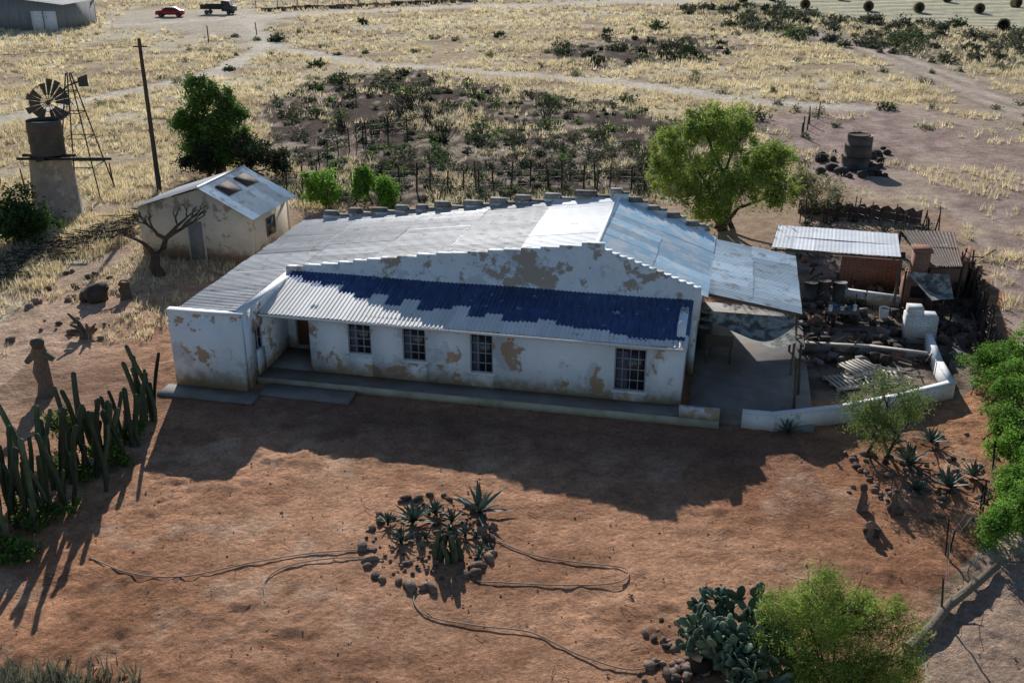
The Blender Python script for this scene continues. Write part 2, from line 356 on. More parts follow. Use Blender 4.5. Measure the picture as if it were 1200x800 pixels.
dk=mth(nt,'MULTIPLY',rng(nt,na,.53,.64),mth(nt,'MULTIPLY',g,.85)); cc=mixc(nt,dk,vv.outputs[0],(.18,.13,.08))
nt.links.new(cc,bs.inputs['Base Color']); bs.inputs['Roughness'].default_value=1; bs.inputs['Specular IOR Level'].default_value=.03
vo=N(nt,'ShaderNodeTexVoronoi'); vo.inputs['Scale'].default_value=4.2; nt.links.new(vec,vo.inputs['Vector'])
hh=mth(nt,'ADD',mth(nt,'MULTIPLY',rng(nt,vo.outputs['Distance'],0,.5),.3),mth(nt,'ADD',noise(nt,vec,7,6,.75),mth(nt,'MULTIPLY',noise(nt,vec,30,3,.6),.35)))
bu=N(nt,'ShaderNodeBump'); bu.inputs['Strength'].default_value=1; bu.inputs['Distance'].default_value=.12
nt.links.new(hh,bu.inputs['Height']); nt.links.new(bu.outputs[0],bs.inputs['Normal']); nt.links.new(bs.outputs[0],out.inputs[0]); gm.materials.append(m)
# ---------------------------------------------------------------- grass
def grass(name,px,py,sz,nbl,mat):
    n=len(px); pz=terr(px,py)
    mb=MB(); K=nbl; N_=n*K
    bx=np.repeat(px,K)+R.randn(N_)*.10*np.repeat(sz,K)/.35; by=np.repeat(py,K)+R.randn(N_)*.10*np.repeat(sz,K)/.35; bz=np.repeat(pz,K)-.03
    an=R.rand(N_)*6.283; ln=np.repeat(sz,K)*(.6+.8*R.rand(N_)); tl=.15+.5*R.rand(N_)
    w=.028*np.repeat(sz,K)/.35*(1+np.maximum(0,np.repeat(py,K)-60)/70)
    wa=R.rand(N_)*6.283
    a=np.stack([bx-np.cos(wa)*w,by-np.sin(wa)*w,bz],1); b=np.stack([bx+np.cos(wa)*w,by+np.sin(wa)*w,bz],1)
    c=np.stack([bx+np.cos(an)*ln*tl,by+np.sin(an)*ln*tl,bz+ln],1)
    V=np.stack([a,b,c],1).reshape(-1,3); mb.add(V,np.arange(3*N_).reshape(N_,3),0,np.repeat(R.rand(n),K)); return mb.build(name,[mat])
n=160000
u=R.rand(n); Yg=1/(1/40.+(1/230.-1/40.)*u); Xg=(R.rand(n)*2-1)*(.56*Yg+6)
yd,gr,sa,sA,sB,mw,ba,trk,rt,wd=zones(Xg,Yg)
dens=st(fbm(Xg*.25,Yg*.25,1),.70,.42)*st(fbm(Xg*.8,Yg*.8,44),.28,.55)
dens=np.where(sA,.4*st(fbm(Xg*.3,Yg*.3,6),.5,.7),dens); dens=np.where(sB,.35,dens); dens=np.where(gr,.3*st(fbm(Xg*.3,Yg*.3,77),.58,.7),dens)
dens=np.where(yd|sa|ba|mw,0,dens)*(1-np.clip(trk*1.3,0,1))*(1-wd)
k=R.rand(n)<dens; Xg,Yg=Xg[k],Yg[k]
grass('dry_grass',Xg,Yg,.26+.18*R.rand(len(Xg))+np.maximum(0,Yg-60)*.0012,6,M_grass)
n=3600; px=R.uniform(-26,-13,n); py=R.uniform(33,54,n); k=(fbm(px*.4,py*.4,12)>.5); px,py=px[k],py[k]
grass('dry_weeds',px,py,.15+.2*R.rand(len(px)),5,M_grass)
bx,by,_=G(40,790); px=bx+R.randn(420)*.9; py=by-.7+R.randn(420)*.35
grass('grey_grass_clump',px,py,.25+.2*R.rand(420),6,leafm('grey_grass',(.24,.24,.17),(.14,.15,.10),.3))
# ---------------------------------------------------------------- plants
def tree(name,base,lobes,ncl,lpc,ls,bark,leaf,tr=.15,cr=.45,trunks=1,shell=.45,asp=.5,sub=7,subr=.42):
    mb=MB(); bx,by,bz=base
    for i,(dx,dy,dz,rx,ry,rz_) in enumerate(lobes):
        o=Vector((bx+random.uniform(-.2,.2)*trunks,by+random.uniform(-.2,.2)*trunks,bz-.1)); e=Vector((bx+dx,by+dy,bz+dz))
        m1=o.lerp(e,.35)+Vector((random.uniform(-.3,.3),random.uniform(-.3,.3),.2*dz)); m2=o.lerp(e,.7)+Vector((random.uniform(-.3,.3),random.uniform(-.3,.3),.1*dz))
        r0=tr*random.uniform(.6,1); mb.tube([o,m1,m2,e],[r0,r0*.7,r0*.45,r0*.2],7,0)
        for k in range(8):
            th=random.uniform(0,6.28); q=e+Vector((rx*math.cos(th)*.9,ry*math.sin(th)*.9,rz_*random.uniform(-.3,1)))
            mb.tube([m2.lerp(e,random.random()),e.lerp(q,.5)+Vector((0,0,.15)),q],[r0*.25,r0*.15,r0*.05],5,0)
    L2=[]
    for l in lobes:
        L2.append((l[0],l[1],l[2],l[3]*.62,l[4]*.62,l[5]*.62))
        for k in range(sub):
            d=np.random.RandomState(int(random.random()*1e6)).randn(3); d/=np.linalg.norm(d); d[2]=d[2]*.8+.12
            s_=subr*random.uniform(.6,1.15); q=random.uniform(.6,1.0)
            L2.append((l[0]+d[0]*l[3]*q,l[1]+d[1]*l[4]*q,l[2]+d[2]*l[5]*q,l[3]*s_,l[4]*s_,l[5]*s_))
    L2=np.array(L2)
    vol=(L2[:,3]*L2[:,4]*L2[:,5])**.75; pr=vol/vol.sum()
    li=R.choice(len(L2),ncl,p=pr); L=L2[li]
    d=R.randn(ncl,3); d/=np.linalg.norm(d,axis=1)[:,None]; rad=(shell+(1-shell)*R.rand(ncl)**.6)*(.75+.45*R.rand(ncl))
    cen=np.array([bx,by,bz])+L[:,:3]+d*rad[:,None]*L[:,3:]
    cen[:,2]=np.maximum(cen[:,2],bz+.12)
    csz=cr*(.35+R.rand(ncl)); cid=np.repeat(np.arange(ncl),lpc)
    pos=cen[cid]+R.randn(ncl*lpc,3)*csz[cid][:,None]*np.array([.45,.45,.4])
    pos[:,2]=np.maximum(pos[:,2],bz+.03)
    rr=np.clip(np.repeat(R.rand(ncl),lpc)*.6+R.rand(ncl*lpc)*.4,0,1)
    mb.leaves(pos,ls,1,rr,asp)
    return mb.build(name,[bark,leaf])
bx,by,_=G(850,268); tree('pepper_tree',(bx,by,0),[(-2.9,-.3,4.5,1.3,1.3,1.4),(-1.3,0,5.4,1.3,1.3,1.1),(.3,.1,4.7,1.4,1.4,1.3),(1.9,.3,3.6,1.5,1.5,1.3),(-1.6,-.5,3.0,2.0,1.5,1.5),(.6,-.8,2.4,2.2,1.5,1.5),(2.9,.2,2.0,1.2,1.2,1.4),(-3.4,.3,2.9,1.1,1.1,1.3),(-1.2,-1.1,1.6,1.7,1.1,1.2)],620,60,.10,M_bark,M_leafL,.18,.5,3,asp=.3)
bx,by,_=G(955,255); tree('pepper_tree_shrub',(bx,by,0),[(0,0,1.6,1.3,1.1,1.2),(1.1,.3,1.0,.9,.9,.8),(-.9,.2,2.3,.7,.7,.8)],110,45,.08,M_bark,M_leafP,.08,.45,3,asp=.35)
bx,by,_=G(255,205); tree('karee_tree',(bx,by,0),[(-.4,0,4.9,1.1,1.1,1.2),(-1.4,.2,3.6,1.2,1.2,1.2),(.9,.2,3.8,1.2,1.2,1.2),(.1,0,2.4,1.9,1.7,1.5),(.9,0,4.7,.6,.6,.8),(-1.2,0,1.7,1.3,1.3,1.3),(1.0,0,1.6,1.3,1.2,1.2)],520,60,.10,M_bark,M_leafG,.2,.45,3,asp=.4)
bx,by,_=G(298,208); tree('dark_thorn_shrub',(bx,by,0),[(0,0,1.5,1.7,1.5,1.3),(-3.0,-.5,1.2,1.3,1.2,1.0),(1.6,0,.9,1,1,.8)],220,50,.085,M_bark,M_leafD,.1,.5,4)
for p,w,h in (((383,243),1.25,1.0),((427,240),.55,1.1),((453,241),.75,.8)):
    bx,by,_=G(*p); tree('green_bush',(bx,by,0),[(0,0,h,w,w,h),(-w*.4,0,h*1.4,w*.6,w*.6,h*.8)],110,45,.08,M_bark,M_leafB,.06,.35,3)
bx,by,_=G(12,285); tree('dark_bush',(bx,by,0),[(.3,0,1.4,1.9,1.6,1.5),(-2.0,.5,1.7,1.8,1.8,1.6),(.9,.2,.9,1.3,1.2,1.0)],300,50,.09,M_bark,leafm('bush_leaves',(.085,.15,.04),(.04,.08,.022)),.1,.5,4)
for p,w,h in (((1168,470),1.0,.8),((1150,450),.8,.75),((1190,500),1.0,.85),((1172,515),.7,.6),((1195,440),.9,.9),((1182,545),.75,.65),((1200,580),.8,.8),((1163,640),.6,.6),((1190,620),.7,.8),((1215,545),1.2,1.0),((1180,595),.6,.6)):
    bx,by,_=G(*p); tree('green_shrub',(bx,by,0),[(0,0,h*.9,w*.9,w*.9,h),(w*.3,w*.2,h*1.3,w*.6,w*.6,h*.7)],100,45,.05,M_bark,M_leafB,.05,.25,4,asp=.4)
bx,by,_=G(1030,535); tree('garden_tree',(bx,by,0),[(0,0,2.0,.8,.7,.65),(-.7,0,1.5,.7,.6,.55),(.75,.1,1.6,.8,.6,.55),(.1,-.1,1.2,.9,.7,.65),(-.3,0,.7,.7,.6,.5)],280,34,.045,M_bark,leafm('olive_leaves',(.24,.32,.10),(.13,.19,.06)),.06,.3,2,asp=.3)
bx,by,_=G(955,810); tree('palo_verde_bush',(bx,by,0),[(-.8,.1,1.9,.65,.65,.6),(-.1,.4,2.25,.7,.7,.6),(.7,.3,1.9,.8,.7,.65),(1.4,.4,1.4,.7,.7,.65),(-1.1,-.1,1.2,.6,.6,.6),(-.2,-.3,1.3,.9,.8,.8),(.9,-.3,1.0,.9,.7,.7),(1.6,0,.7,.6,.6,.55),(0,-.6,.7,1.0,.7,.6),(.4,.8,1.3,1.2,.7,.8)],900,58,.036,M_bark,M_leafL,.06,.25,5,.25,.28,sub=9,subr=.42)
def scrub(name,pts,leaf,ls=.09,lpc=55):
    mb=MB()
    for (x0,y0,w,h) in pts:
        z0=float(terr(np.array([x0]),np.array([y0]))[0]); n=int(lpc*max(1,w*1.8)); ls2=ls*(1+max(0,y0-60)/60)
        d=R.randn(n,3); d/=np.linalg.norm(d,axis=1)[:,None]; d*=(.35+.65*R.rand(n))[:,None]
        d[:,2]=np.abs(d[:,2]); pos=np.array([x0,y0,z0])+d*np.array([w,w,h])*(.75+.5*R.rand(n))[:,None]
        q=np.floor(np.arctan2(d[:,1],d[:,0])*2.2); pos+=(np.array([w,w,h])*.35)*(np.stack([hsh(q,q*0,x0),hsh(q,q*0+1,x0),hsh(q,q*0+2,x0)],1)-.5)
        for k in range(4):
            a=random.uniform(0,6.28); mb.tube([(x0,y0,z0-.05),(x0+w*.7*math.cos(a),y0+w*.7*math.sin(a),z0+h*random.uniform(.4,1))],[.03,.01],4,1)
        mb.leaves(pos,ls2,0,np.clip(random.random()*.5+R.rand(n)*.5,0,1))
    return mb.build(name,[leaf,M_bark])
def scat(pl,n,w0,w1):
    o=[];mn=pl.min(0);mx=pl.max(0)
    while len(o)<n:
        q=(random.uniform(mn[0],mx[0]),random.uniform(mn[1],mx[1]))
        if inpoly(np.array([q[0]]),np.array([q[1]]),pl)[0]: 
            w=random.uniform(w0,1)*random.uniform(.5,1)*w1; o.append((q[0],q[1],w,w*random.uniform(.6,1)))
    return o
FN=poly([(335,238),(335,205),(560,200),(775,205),(775,236)])
FM=poly([(330,205),(350,165),(600,160),(800,175),(800,210)])
scrub('scrub_bushes',scat(SCRUB,130,.2,1.3)+scat(FM,40,.3,1.2),M_leafY)
scrub('dark_scrub_bushes',scat(SCRUB,80,.2,1.2)+scat(SCRUB2,40,.3,1.7)+scat(FM,36,.3,1.2),M_leafD)
scrub('green_scrub_bushes',scat(SCRUB,38,.2,1.2)+scat(FM,24,.3,1.2),M_leafG)
scrub('pale_scrub_bushes',scat(SCRUB,170,.2,.9)+[(random.uniform(-40,60),random.uniform(75,150),random.uniform(.3,.9),random.uniform(.3,.7)) for i in range(110)],M_leafP)
scrub('roadside_bushes',scat(SCRUB3,110,.3,2.2),M_leafY,.1,70)
scrub('fence_line_bushes',scat(FN,55,.3,1.1),M_leafY,.08,90)
mb=MB()
for i in range(26):
    q=scat(FM,1,.3,1)[0]; agave(mb,(q[0],q[1],0),14,.8,.06) if False else None
lst=[(770,36,1.6,1.3),(585,45,.9,.7),(735,120,1.1,.9),(885,140,1.3,1.0),(930,45,2.2,1.8),(1060,55,2.4,1.9),(1075,50,2,1.6),(1040,130,.9,.7),(640,118,1.0,.8),(325,46,1.3,.9),(268,80,.7,.5),(425,30,1,.8),(370,75,1.2,.8),(712,40,.8,.6),(1120,30,1.5,1.2),(870,25,1.2,1),(395,95,1.4,.7),(480,112,1.8,1.5),(560,150,1,.8),(640,150,1.1,1.2),(600,228,1.0,.6),(700,160,1,.8)]
scrub('field_bushes',[(*G2(a,b),w,h) for a,b,w,h in lst],leafm('dull_green_leaves',(.10,.14,.05),(.05,.08,.03)),.1,90)
def twigs(mb,c,n,L,rr=.02,m=0,spread=.8):
    for i in range(n):
        a=random.uniform(0,6.28); l=L*random.uniform(.5,1); s=random.uniform(.2,spread)
        p0=Vector(c)+Vector((random.uniform(-.3,.3),random.uniform(-.3,.3),-.05)); p2=p0+Vector((math.cos(a)*s*l,math.sin(a)*s*l,l)); p1=p0.lerp(p2,.5)+Vector((random.uniform(-.2,.2),random.uniform(-.2,.2),.1))
        mb.tube([p0,p1,p2],[rr,rr*.7,rr*.3],4,m)
mb=MB(); 
for p in ((470,135),(455,150),(400,150),(440,160),(480,128),(500,140),(640,140),(520,165)): twigs(mb,G(*p),22,1.6,.03,spread=1.1)
mb.build('dead_thicket',[M_dwood])
mb=MB()
for i in range(420):
    t=random.random(); a=G(-20,330); b=G(165,262); q=Vector(a).lerp(Vector(b),t)+Vector((random.gauss(0,.6),random.gauss(0,1.1),random.uniform(.02,.5)))
    an=random.uniform(0,6.28); l=random.uniform(.4,1.2); mb.tube([q,q+Vector((math.cos(an)*l,math.sin(an)*l,random.uniform(-.15,.25)))],[.035,.015],4,0)
mb.build('brush_pile',[M_dwood])
BL=poly([(0,340),(10,290),(140,262),(165,275),(60,330)])
scrub('brush_scrub',scat(BL,28,.3,.9),M_leafY,.07,60)
def agave(mb,c,n,L,w,m=0):
    for i in range(n):
        a=i*2.4+random.uniform(-.2,.2); t=i/n; el=math.radians(10+75*t*random.uniform(.85,1.1))
        l=L*random.uniform(.75,1.1)*(1-.25*t); d=Vector((math.cos(a),math.sin(a),0)); s=Vector((-math.sin(a),math.cos(a),0))
        V=[];f=[]
        for k,(u,ww) in enumerate(((0,.7),(.3,1),(.65,.75),(1,.03))):
            p=Vector(c)+d*(l*u*math.cos(el))+Vector((0,0,l*(u*math.sin(el))-.25*l*u*u*math.cos(el)*.5+.05))
            nrm=Vector((-d.x*math.sin(el),-d.y*math.sin(el),math.cos(el)))
            V+=[tuple(p+s*w*ww+nrm*w*.45*ww),tuple(p-nrm*.1*w),tuple(p-s*w*ww+nrm*w*.45*ww)]
            if k: 
                b=3*k; f+=[(b-3,b-2,b+1,b),(b-2,b-1,b+2,b+1)]
        mb.add(V,f,m,random.random())
def mk_agave(name,px,py,n,L,w,mat=None):
    mb=MB(); agave(mb,G(px,py),n,L,w); return mb.build(name,[mat or M_agave])
for a in ((485,612,34,.85,.05),(470,636,24,.55,.05),(545,628,20,.5,.045),(562,602,12,1.2,.08),(455,614,20,.45,.04),(510,603,22,.55,.05),(530,612,20,.5,.045)): mk_agave('agave_plant',*a)
for a in ((922,508,22,.7,.045),(1065,545,26,.9,.06),(1090,520,22,.8,.05),(1110,572,20,.85,.055),(1140,560,16,.7,.05),(1075,575,18,.6,.05),(1050,520,18,.6,.05)): mk_agave('agave_plant',*a)
mb=MB()
for i in range(34): q=scat(FM if i%2 else FN,1,.3,1)[0]; agave(mb,(q[0],q[1],0),14,random.uniform(.5,.95),.06)
mb.build('aloe_patch',[leafm('aloe_leaf',(.15,.21,.11),(.08,.12,.06),.1)])
mk_agave('pale_agave_plant',108,556,26,.75,.07,pmat('pale_agave',(.36,.40,.36),(.24,.28,.24),3,.6))
mb=MB()
for i in range(9): agave(mb,G(random.uniform(445,570),random.uniform(590,660)),12,.25,.03)
mb.build('small_succulents',[M_agave])
def column(mb,base,h,r=.11,lean=.1,m=0):
    a=random.uniform(0,6.28); L=[];Rr=[]
    k=8; b2=random.uniform(0,6.28); wob=random.uniform(0,.05)*h
    for i in range(k):
        t=i/(k-1); L.append((base[0]+math.cos(a)*lean*h*t**1.5+math.cos(b2)*wob*math.sin(t*5),base[1]+math.sin(a)*lean*h*t**1.5+math.sin(b2)*wob*math.sin(t*5),-.05+h*t)); 
        Rr.append(r*(.85+.2*math.sin(t*2.6))*random.uniform(.93,1.05))
    L.append((L[-1][0],L[-1][1],L[-1][2]+r*.5)); Rr.append(r*.7); L.append((L[-1][0],L[-1][1],L[-1][2]+r*.35)); Rr.append(r*.15)
    mb.tube(L,Rr,12,m,ribs=.72)
def cactus_clump(name,px,py,n,h,sx=.6,sy=.5):
    mb=MB(); b=G(px,py)
    for i in range(n):
        column(mb,(b[0]+random.gauss(0,sx*.7),b[1]+random.gauss(0,sy*.7)),h*random.uniform(.35,1),random.uniform(.055,.10),random.uniform(.02,.26))
    return mb.build(name,[M_cactus])
for a in ((178,492,10,3.3,.3,.3),(140,525,12,2.2,.6,.5),(112,548,15,3.0,.6,.5),(75,570,16,2.9,.7,.5),(45,595,16,2.8,.7,.5),(15,620,15,2.8,.8,.5),(-25,640,12,2.7,.8,.5),(-60,600,10,3.0,.8,.6)): cactus_clump('column_cactus',*a)
cactus_clump('small_column_cactus',525,655,12,1.0,.28,.18)
for p,w,h in (((85,560),.8,.3),((40,610),1.0,.3),((5,650),.9,.25),((130,545),.7,.3),((80,520),.5,.6),((150,515),.6,.25)):
    bx,by,_=G(*p); tree('cactus_bed_weeds',(bx,by,0),[(0,0,h,w,w*.7,h)],60,30,.05,M_bark,M_leafG,.02,.22,1)
def pad(mb,p,ax,nrm,L,W,T,m=0):
    ax=ax.normalized(); s=ax.cross(nrm).normalized(); nrm=s.cross(ax).normalized(); V=[];f=[]; n=12;k=6
    c=p+ax*L*.5
    for i in range(k+1):
        th=math.pi*i/k
        for j in range(n):
            ph=2*math.pi*j/n; u=-math.cos(th); q=math.sin(th)*(1+.25*u)
            V.append(tuple(c+ax*(L*.5*u)+s*(W*.5*q*math.cos(ph))+nrm*(T*.5*q*math.sin(ph))))
    for i in range(k):
        for j in range(n): f.append((i*n+j,i*n+(j+1)%n,(i+1)*n+(j+1)%n,(i+1)*n+j))
    mb.add(V,f,m,random.random())
def pear(name,px,py,stems,depth,L0):
    mb=MB(); b=Vector(G(px,py))
    def grow(p,ax,L,d):
        nrm=Vector((random.gauss(0,1),random.gauss(0,1),.2)); pad(mb,p,ax,nrm,L,L*.6,L*.13)
        if d>0:
            for k in range(random.choice((1,2,2,3))):
                grow(p+ax*L*.88,(ax+Vector((random.gauss(0,.6),random.gauss(0,.6),random.uniform(-.1,.4)))).normalized(),L*random.uniform(.8,.98),d-1)
    for i in range(stems):
        a=random.uniform(0,6.28); grow(b+Vector((math.cos(a)*.5,math.sin(a)*.35,-.05)),Vector((math.cos(a)*.5,math.sin(a)*.5,1)).normalized(),L0,depth)
    return mb.build(name,[M_pear],smooth=True)
pear('prickly_pear_cactus',865,778,10,4,.50)
pear('prickly_pear_cactus',885,795,9,4,.45)
pear('prickly_pear_cactus',515,636,2,1,.3)
mb=MB(); cx,cy,_=G(503,632)
for i in range(44):
    a=2*math.pi*i/44+random.uniform(-.06,.06); s=random.uniform(.06,.15)*(1.2 if math.sin(a)<0 else .9)
    if random.random()<.12: continue
    q=random.uniform(.93,1.07); mb.rock((cx+1.65*math.cos(a)*q,cy+2.2*math.sin(a)*q,s*.25),s*1.35,s*.9,s*.75)
for i in range(160):
    a=random.uniform(0,6.28); rr=random.random()**.5*1.5; s=random.uniform(.02,.07); mb.rock((cx+rr*math.cos(a),cy+rr*1.25*math.sin(a),s*.3),s,s,s*.7,n=6,k=4)
mb.build('rock_border',[M_stone])
mb=MB()
for i in range(70):
    p=G(random.gauss(800,22),random.gauss(772,20)); s=random.uniform(.03,.12); mb.rock((p[0],p[1],s*.25),s*1.3,s,s*.7)
for i in range(110):
    p=G(random.gauss(1085,45),random.gauss(560,22)); s=random.uniform(.03,.11); mb.rock((p[0],p[1],s*.3),s*1.2,s,s*.7)
for i in range(18):
    p=G(1000+i*3+random.gauss(0,3),535+i*4); s=random.uniform(.05,.11); mb.rock((p[0],p[1],s*.3),s*1.2,s,s*.7)
mb.build('garden_rocks',[M_stone])
mb=MB()
for i in range(1500):
    p=(random.uniform(-18,18),random.uniform(14,31),0); s=random.uniform(.01,.03)*(1.6 if random.random()<.06 else 1); mb.rock((p[0],p[1],s*.4+.01),s,s,s*.7,n=5,k=3)
mb.build('loose_stones',[pmat('pebble',(.42,.27,.19),(.22,.14,.10),5,.95,rndv=.5)])
mb=MB()
for i in range(160):
    p=Vector((random.uniform(-15,16),random.uniform(15,30),.04)); a=random.uniform(0,6.28); l=random.uniform(.08,.35); mb.tube([p,p+Vector((math.cos(a)*l,math.sin(a)*l,.03))],[.01,.005],3,0)
mb.build('fallen_twigs',[M_dwood])
# ---------------------------------------------------------------- hoses
def smooth_pts(p,n=10):
    P_=[p[0]]+list(p)+[p[-1]]; o=[]
    for i in range(1,len(P_)-2):
        a,b,c,d=[Vector(q) for q in P_[i-1:i+3]]
        for k in range(n):
            t=k/n; o.append(.5*((2*b)+(c-a)*t+(2*a-5*b+4*c-d)*t*t+(3*b-a-3*c+d)*t**3))
    o.append(Vector(p[-1])); return o
for pts in ([(105,655),(150,672),(215,676),(300,660),(370,648),(440,645)],[(310,706),(311,684),(335,664),(400,655),(450,655)],[(575,632),(620,650),(680,660),(733,668),(722,683),(650,687),(560,682)],[(505,683),(486,700),(500,722),(560,735),(625,742),(680,770),(735,785),(772,778)]):
    sp=smooth_pts([(*G2(*p),.04) for p in pts]); sp=[q+Vector((.02*math.sin(i*.4),.025*math.sin(i*.27),0)) for i,q in enumerate(sp)]
    mb=MB(); mb.tube(sp,.017,6,0); mb.build('garden_hose',[M_hose],smooth=True)
# ---------------------------------------------------------------- FARMHOUSE
ROT=math.atan2(-.213,.977)
house=empty('farmhouse',(5.6,30.6,0),ROT)
def wall(mb,x0,x1,y0,y1,z0,z1,ops=(),m=0):
    ops=sorted(ops); c=x0
    for (a,b,za,zb) in ops:
        mb.box(c,a,y0,y1,z0,z1,m)
        if za>z0: mb.box(a,b,y0,y1,z0,za,m)
        if zb<z1: mb.box(a,b,y0,y1,zb,z1,m)
        c=b
    mb.box(c,x1,y0,y1,z0,z1,m)
RL=-17.35; RX=-3.45; RR=.55; ZR=4.45; ZL=2.62; ZE=3.02
def rz(x_): return ZL+(ZR-ZL)*(x_-RL)/(RX-RL) if x_<RX else ZR+(ZE-ZR)*(x_-RX)/(RR-RX)
wins=[(-11.62,-10.76,1.05,2.2),(-9.62,-8.78,.98,2.2),(-7.2,-6.4,.75,2.2),(-2.25,-1.2,.58,2.12)]
mb=MB()
wall(mb,-13.05,0,0,.28,.0,2.50,wins)
mb.box(-.28,0,.28,2.7,0,2.9)
mb.box(-13.05,-12.8,.28,2.7,0,2.6)
wall(mb,-17.4,-14.74,-1.75,-1.5,0,2.82)
mb.box(-14.99,-14.74,-1.5,-.75,0,2.86); mb.box(-14.99,-14.74,-.1,2.7,0,2.86); mb.box(-14.99,-14.74,-.75,-.1,0,1.1); mb.box(-14.99,-14.74,-.75,-.1,1.95,2.86)
mb.box(-17.4,-17.15,-1.5,10.3,0,2.6)
mb.box(.0,.25,2.95,10.3,0,3.12)
mb.box(-14.99,-13.05,1.9,2.1,0,2.6)
mb.build('walls',[M_wall],house)
def stepprof(up,zb,w=.95,w2=.5,x0=-14.99,x1=.35):
    c=x0; pts=[]
    while c<RX-.4:
        e=min(c+w*random.uniform(.8,1.25),RX-.4); 
        if RX-.4-e<.4: e=RX-.4
        pts.append((c,e,rz((c+e)/2)+up)); c=e
    pts.append((RX-.4,RX+.4,ZR+up+.04)); c=RX+.4
    while c<x1-.01:
        e=min(c+w2,x1); pts.append((c,e,rz((c+e)/2)+up)); c=e
    return pts
def parapet(name,pts,y0,y1,zb,mw,mc,merlon=False):
    mb=MB(); prof=[(pts[0][0],zb)]
    for a,b,zt in pts: prof+=[(a,zt),(b,zt)]
    prof.append((pts[-1][1],zb)); mb.prism(prof[::1],y0,y1,0)
    mb.build(name+'_wall',[mw],house)
    mb=MB()
    for i,(a,b,zt) in enumerate(pts):
        if merlon:
            q=(b-a)*random.uniform(.5,.68); mb.box(a+.02,a+.02+q,y0-.06,y1+.06,zt+.002,zt+.13+random.uniform(0,.07),0,r=random.random())
            mb.box(a+.02+q+.003,b+.015,y0-.03,y1+.03,zt+.002,zt+.05,0,r=random.random())
        else: mb.box(a+.005,b+.0,y0-.008,y1+.03,zt+.001,zt+.02+random.uniform(0,.025),0,r=random.random())
    mb.build(name+'_coping',[mc],house)
pf=stepprof(.12,2.25,w=.62,w2=.26)
pf=[(a,b,zt+.13*min(1,max(0,(a+14)/4))+random.uniform(-.015,.015)) for a,b,zt in pf]
parapet('gable_parapet',pf,2.7,2.95,2.25,M_gable,M_gable)
parapet('rear_parapet',stepprof(.12,0,w=1.05,w2=.8,x0=-16.6),10.35,10.6,0,M_gable,M_backcop,True)
mb=MB(); mb.box(-17.45,-14.70,-1.80,-1.45,2.822,2.88); mb.box(-15.02,-14.70,-1.45,2.68,2.862,2.92); mb.build('wing_coping',[M_whitep],house)
mb=MB(); y0,y1=2.95,10.35
xm=-6.2
mb.corr((xm,y0,rz(xm)),(xm,y1,rz(xm)),(RL-.15,y1,rz(RL-.15)),(RL-.15,y0,rz(RL-.15)),.16,.02,0,rows=4)
mb.corr((-15.0,-1.45,rz(-15.0)-.02),(-15.0,y0,rz(-15.0)-.02),(RL-.15,y0,rz(RL-.15)-.01),(RL-.15,-1.45,rz(RL-.15)-.01),.16,.02,0)
mb.corr((RX,y0,ZR),(RX,y1,ZR),(xm-.05,y1,rz(xm-.05)+.012),(xm-.05,y0,rz(xm-.05)+.012),.16,.016,1,rows=1)
mb.corr((RX,y0,ZR),(RX,y1,ZR),(RR+.05,y1,rz(RR+.05)),(RR+.05,y0,rz(RR+.05)),.16,.010,2,rows=2)
mb.tube([(RX,y0,ZR+.02),(RX,y1,ZR+.02)],.07,8,1)
mb.build('main_roof',[M_roof,M_roofw,M_roofb],house)
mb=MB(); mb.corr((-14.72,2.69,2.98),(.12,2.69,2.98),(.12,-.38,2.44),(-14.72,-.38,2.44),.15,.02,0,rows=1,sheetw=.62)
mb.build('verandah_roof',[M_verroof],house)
mb=MB(); mb.box(-14.7,.1,-.33,-.27,2.30,2.40); mb.tube([(-14.7,-.42,2.40),(.1,-.42,2.40)],.035,8); mb.build('gutter',[M_whitep],house)
mb=MB()
for x_ in (-14.3,-12.3,-10.2,-8.2,-6.2,-4.2,-2.2,-.4): mb.box(x_-.03,x_+.03,-.26,2.69,2.31+.0,2.37)
mb.build('rafters',[M_wood],house)
def window(x0,x1,z0,z1,yf,nx_=3,nz_=4):
    w=MB(); w.box(x0,x1,yf+.10,yf+.12,z0,z1,0)
    t=.045; w.box(x0,x0+t,yf+.03,yf+.10,z0,z1,1); w.box(x1-t,x1,yf+.03,yf+.10,z0,z1,1); w.box(x0+t,x1-t,yf+.03,yf+.10,z1-t,z1,1); w.box(x0+t,x1-t,yf+.03,yf+.10,z0,z0+t,1)
    for i in range(1,nx_): xx=x0+(x1-x0)*i/nx_; w.box(xx-.014,xx+.014,yf+.05,yf+.094,z0+t,z1-t,1)
    for j in range(1,nz_): zz=z0+(z1-z0)*j/nz_; w.box(x0+t,x1-t,yf+.052,yf+.092,zz-.014,zz+.014,1)
    w.box(x0-.06,x1+.06,yf-.06,yf+.03,z0-.07,z0-.003,2)
    w.box(x0+t+.02,(x0+x1)/2-.08,yf+.095,yf+.099,z0+t,z1-t-.1,3)
    w.build('window',[M_glass,M_frame,M_whitep,M_curt],house)
for i,wd_ in enumerate(wins): window(*wd_,0,3 if i<3 else 4,4)
w=MB(); w.box(-14.90,-14.88,-.75,-.1,1.1,1.95,0); 
for yy in (-.72,-.425,-.13): w.box(-14.88,-14.82,yy-.02,yy+.02,1.1,1.95,1)
w.box(-14.875,-14.825,-.7,-.15,1.5,1.54,1); w.build('wing_window',[M_glass,M_frame],house)
mb=MB(); mb.box(-14.4,-13.5,1.84,1.896,.3,2.25,0); mb.box(-14.32,-13.58,1.82,1.838,.4,2.15,1); mb.build('front_door',[M_frame,M_door],house)
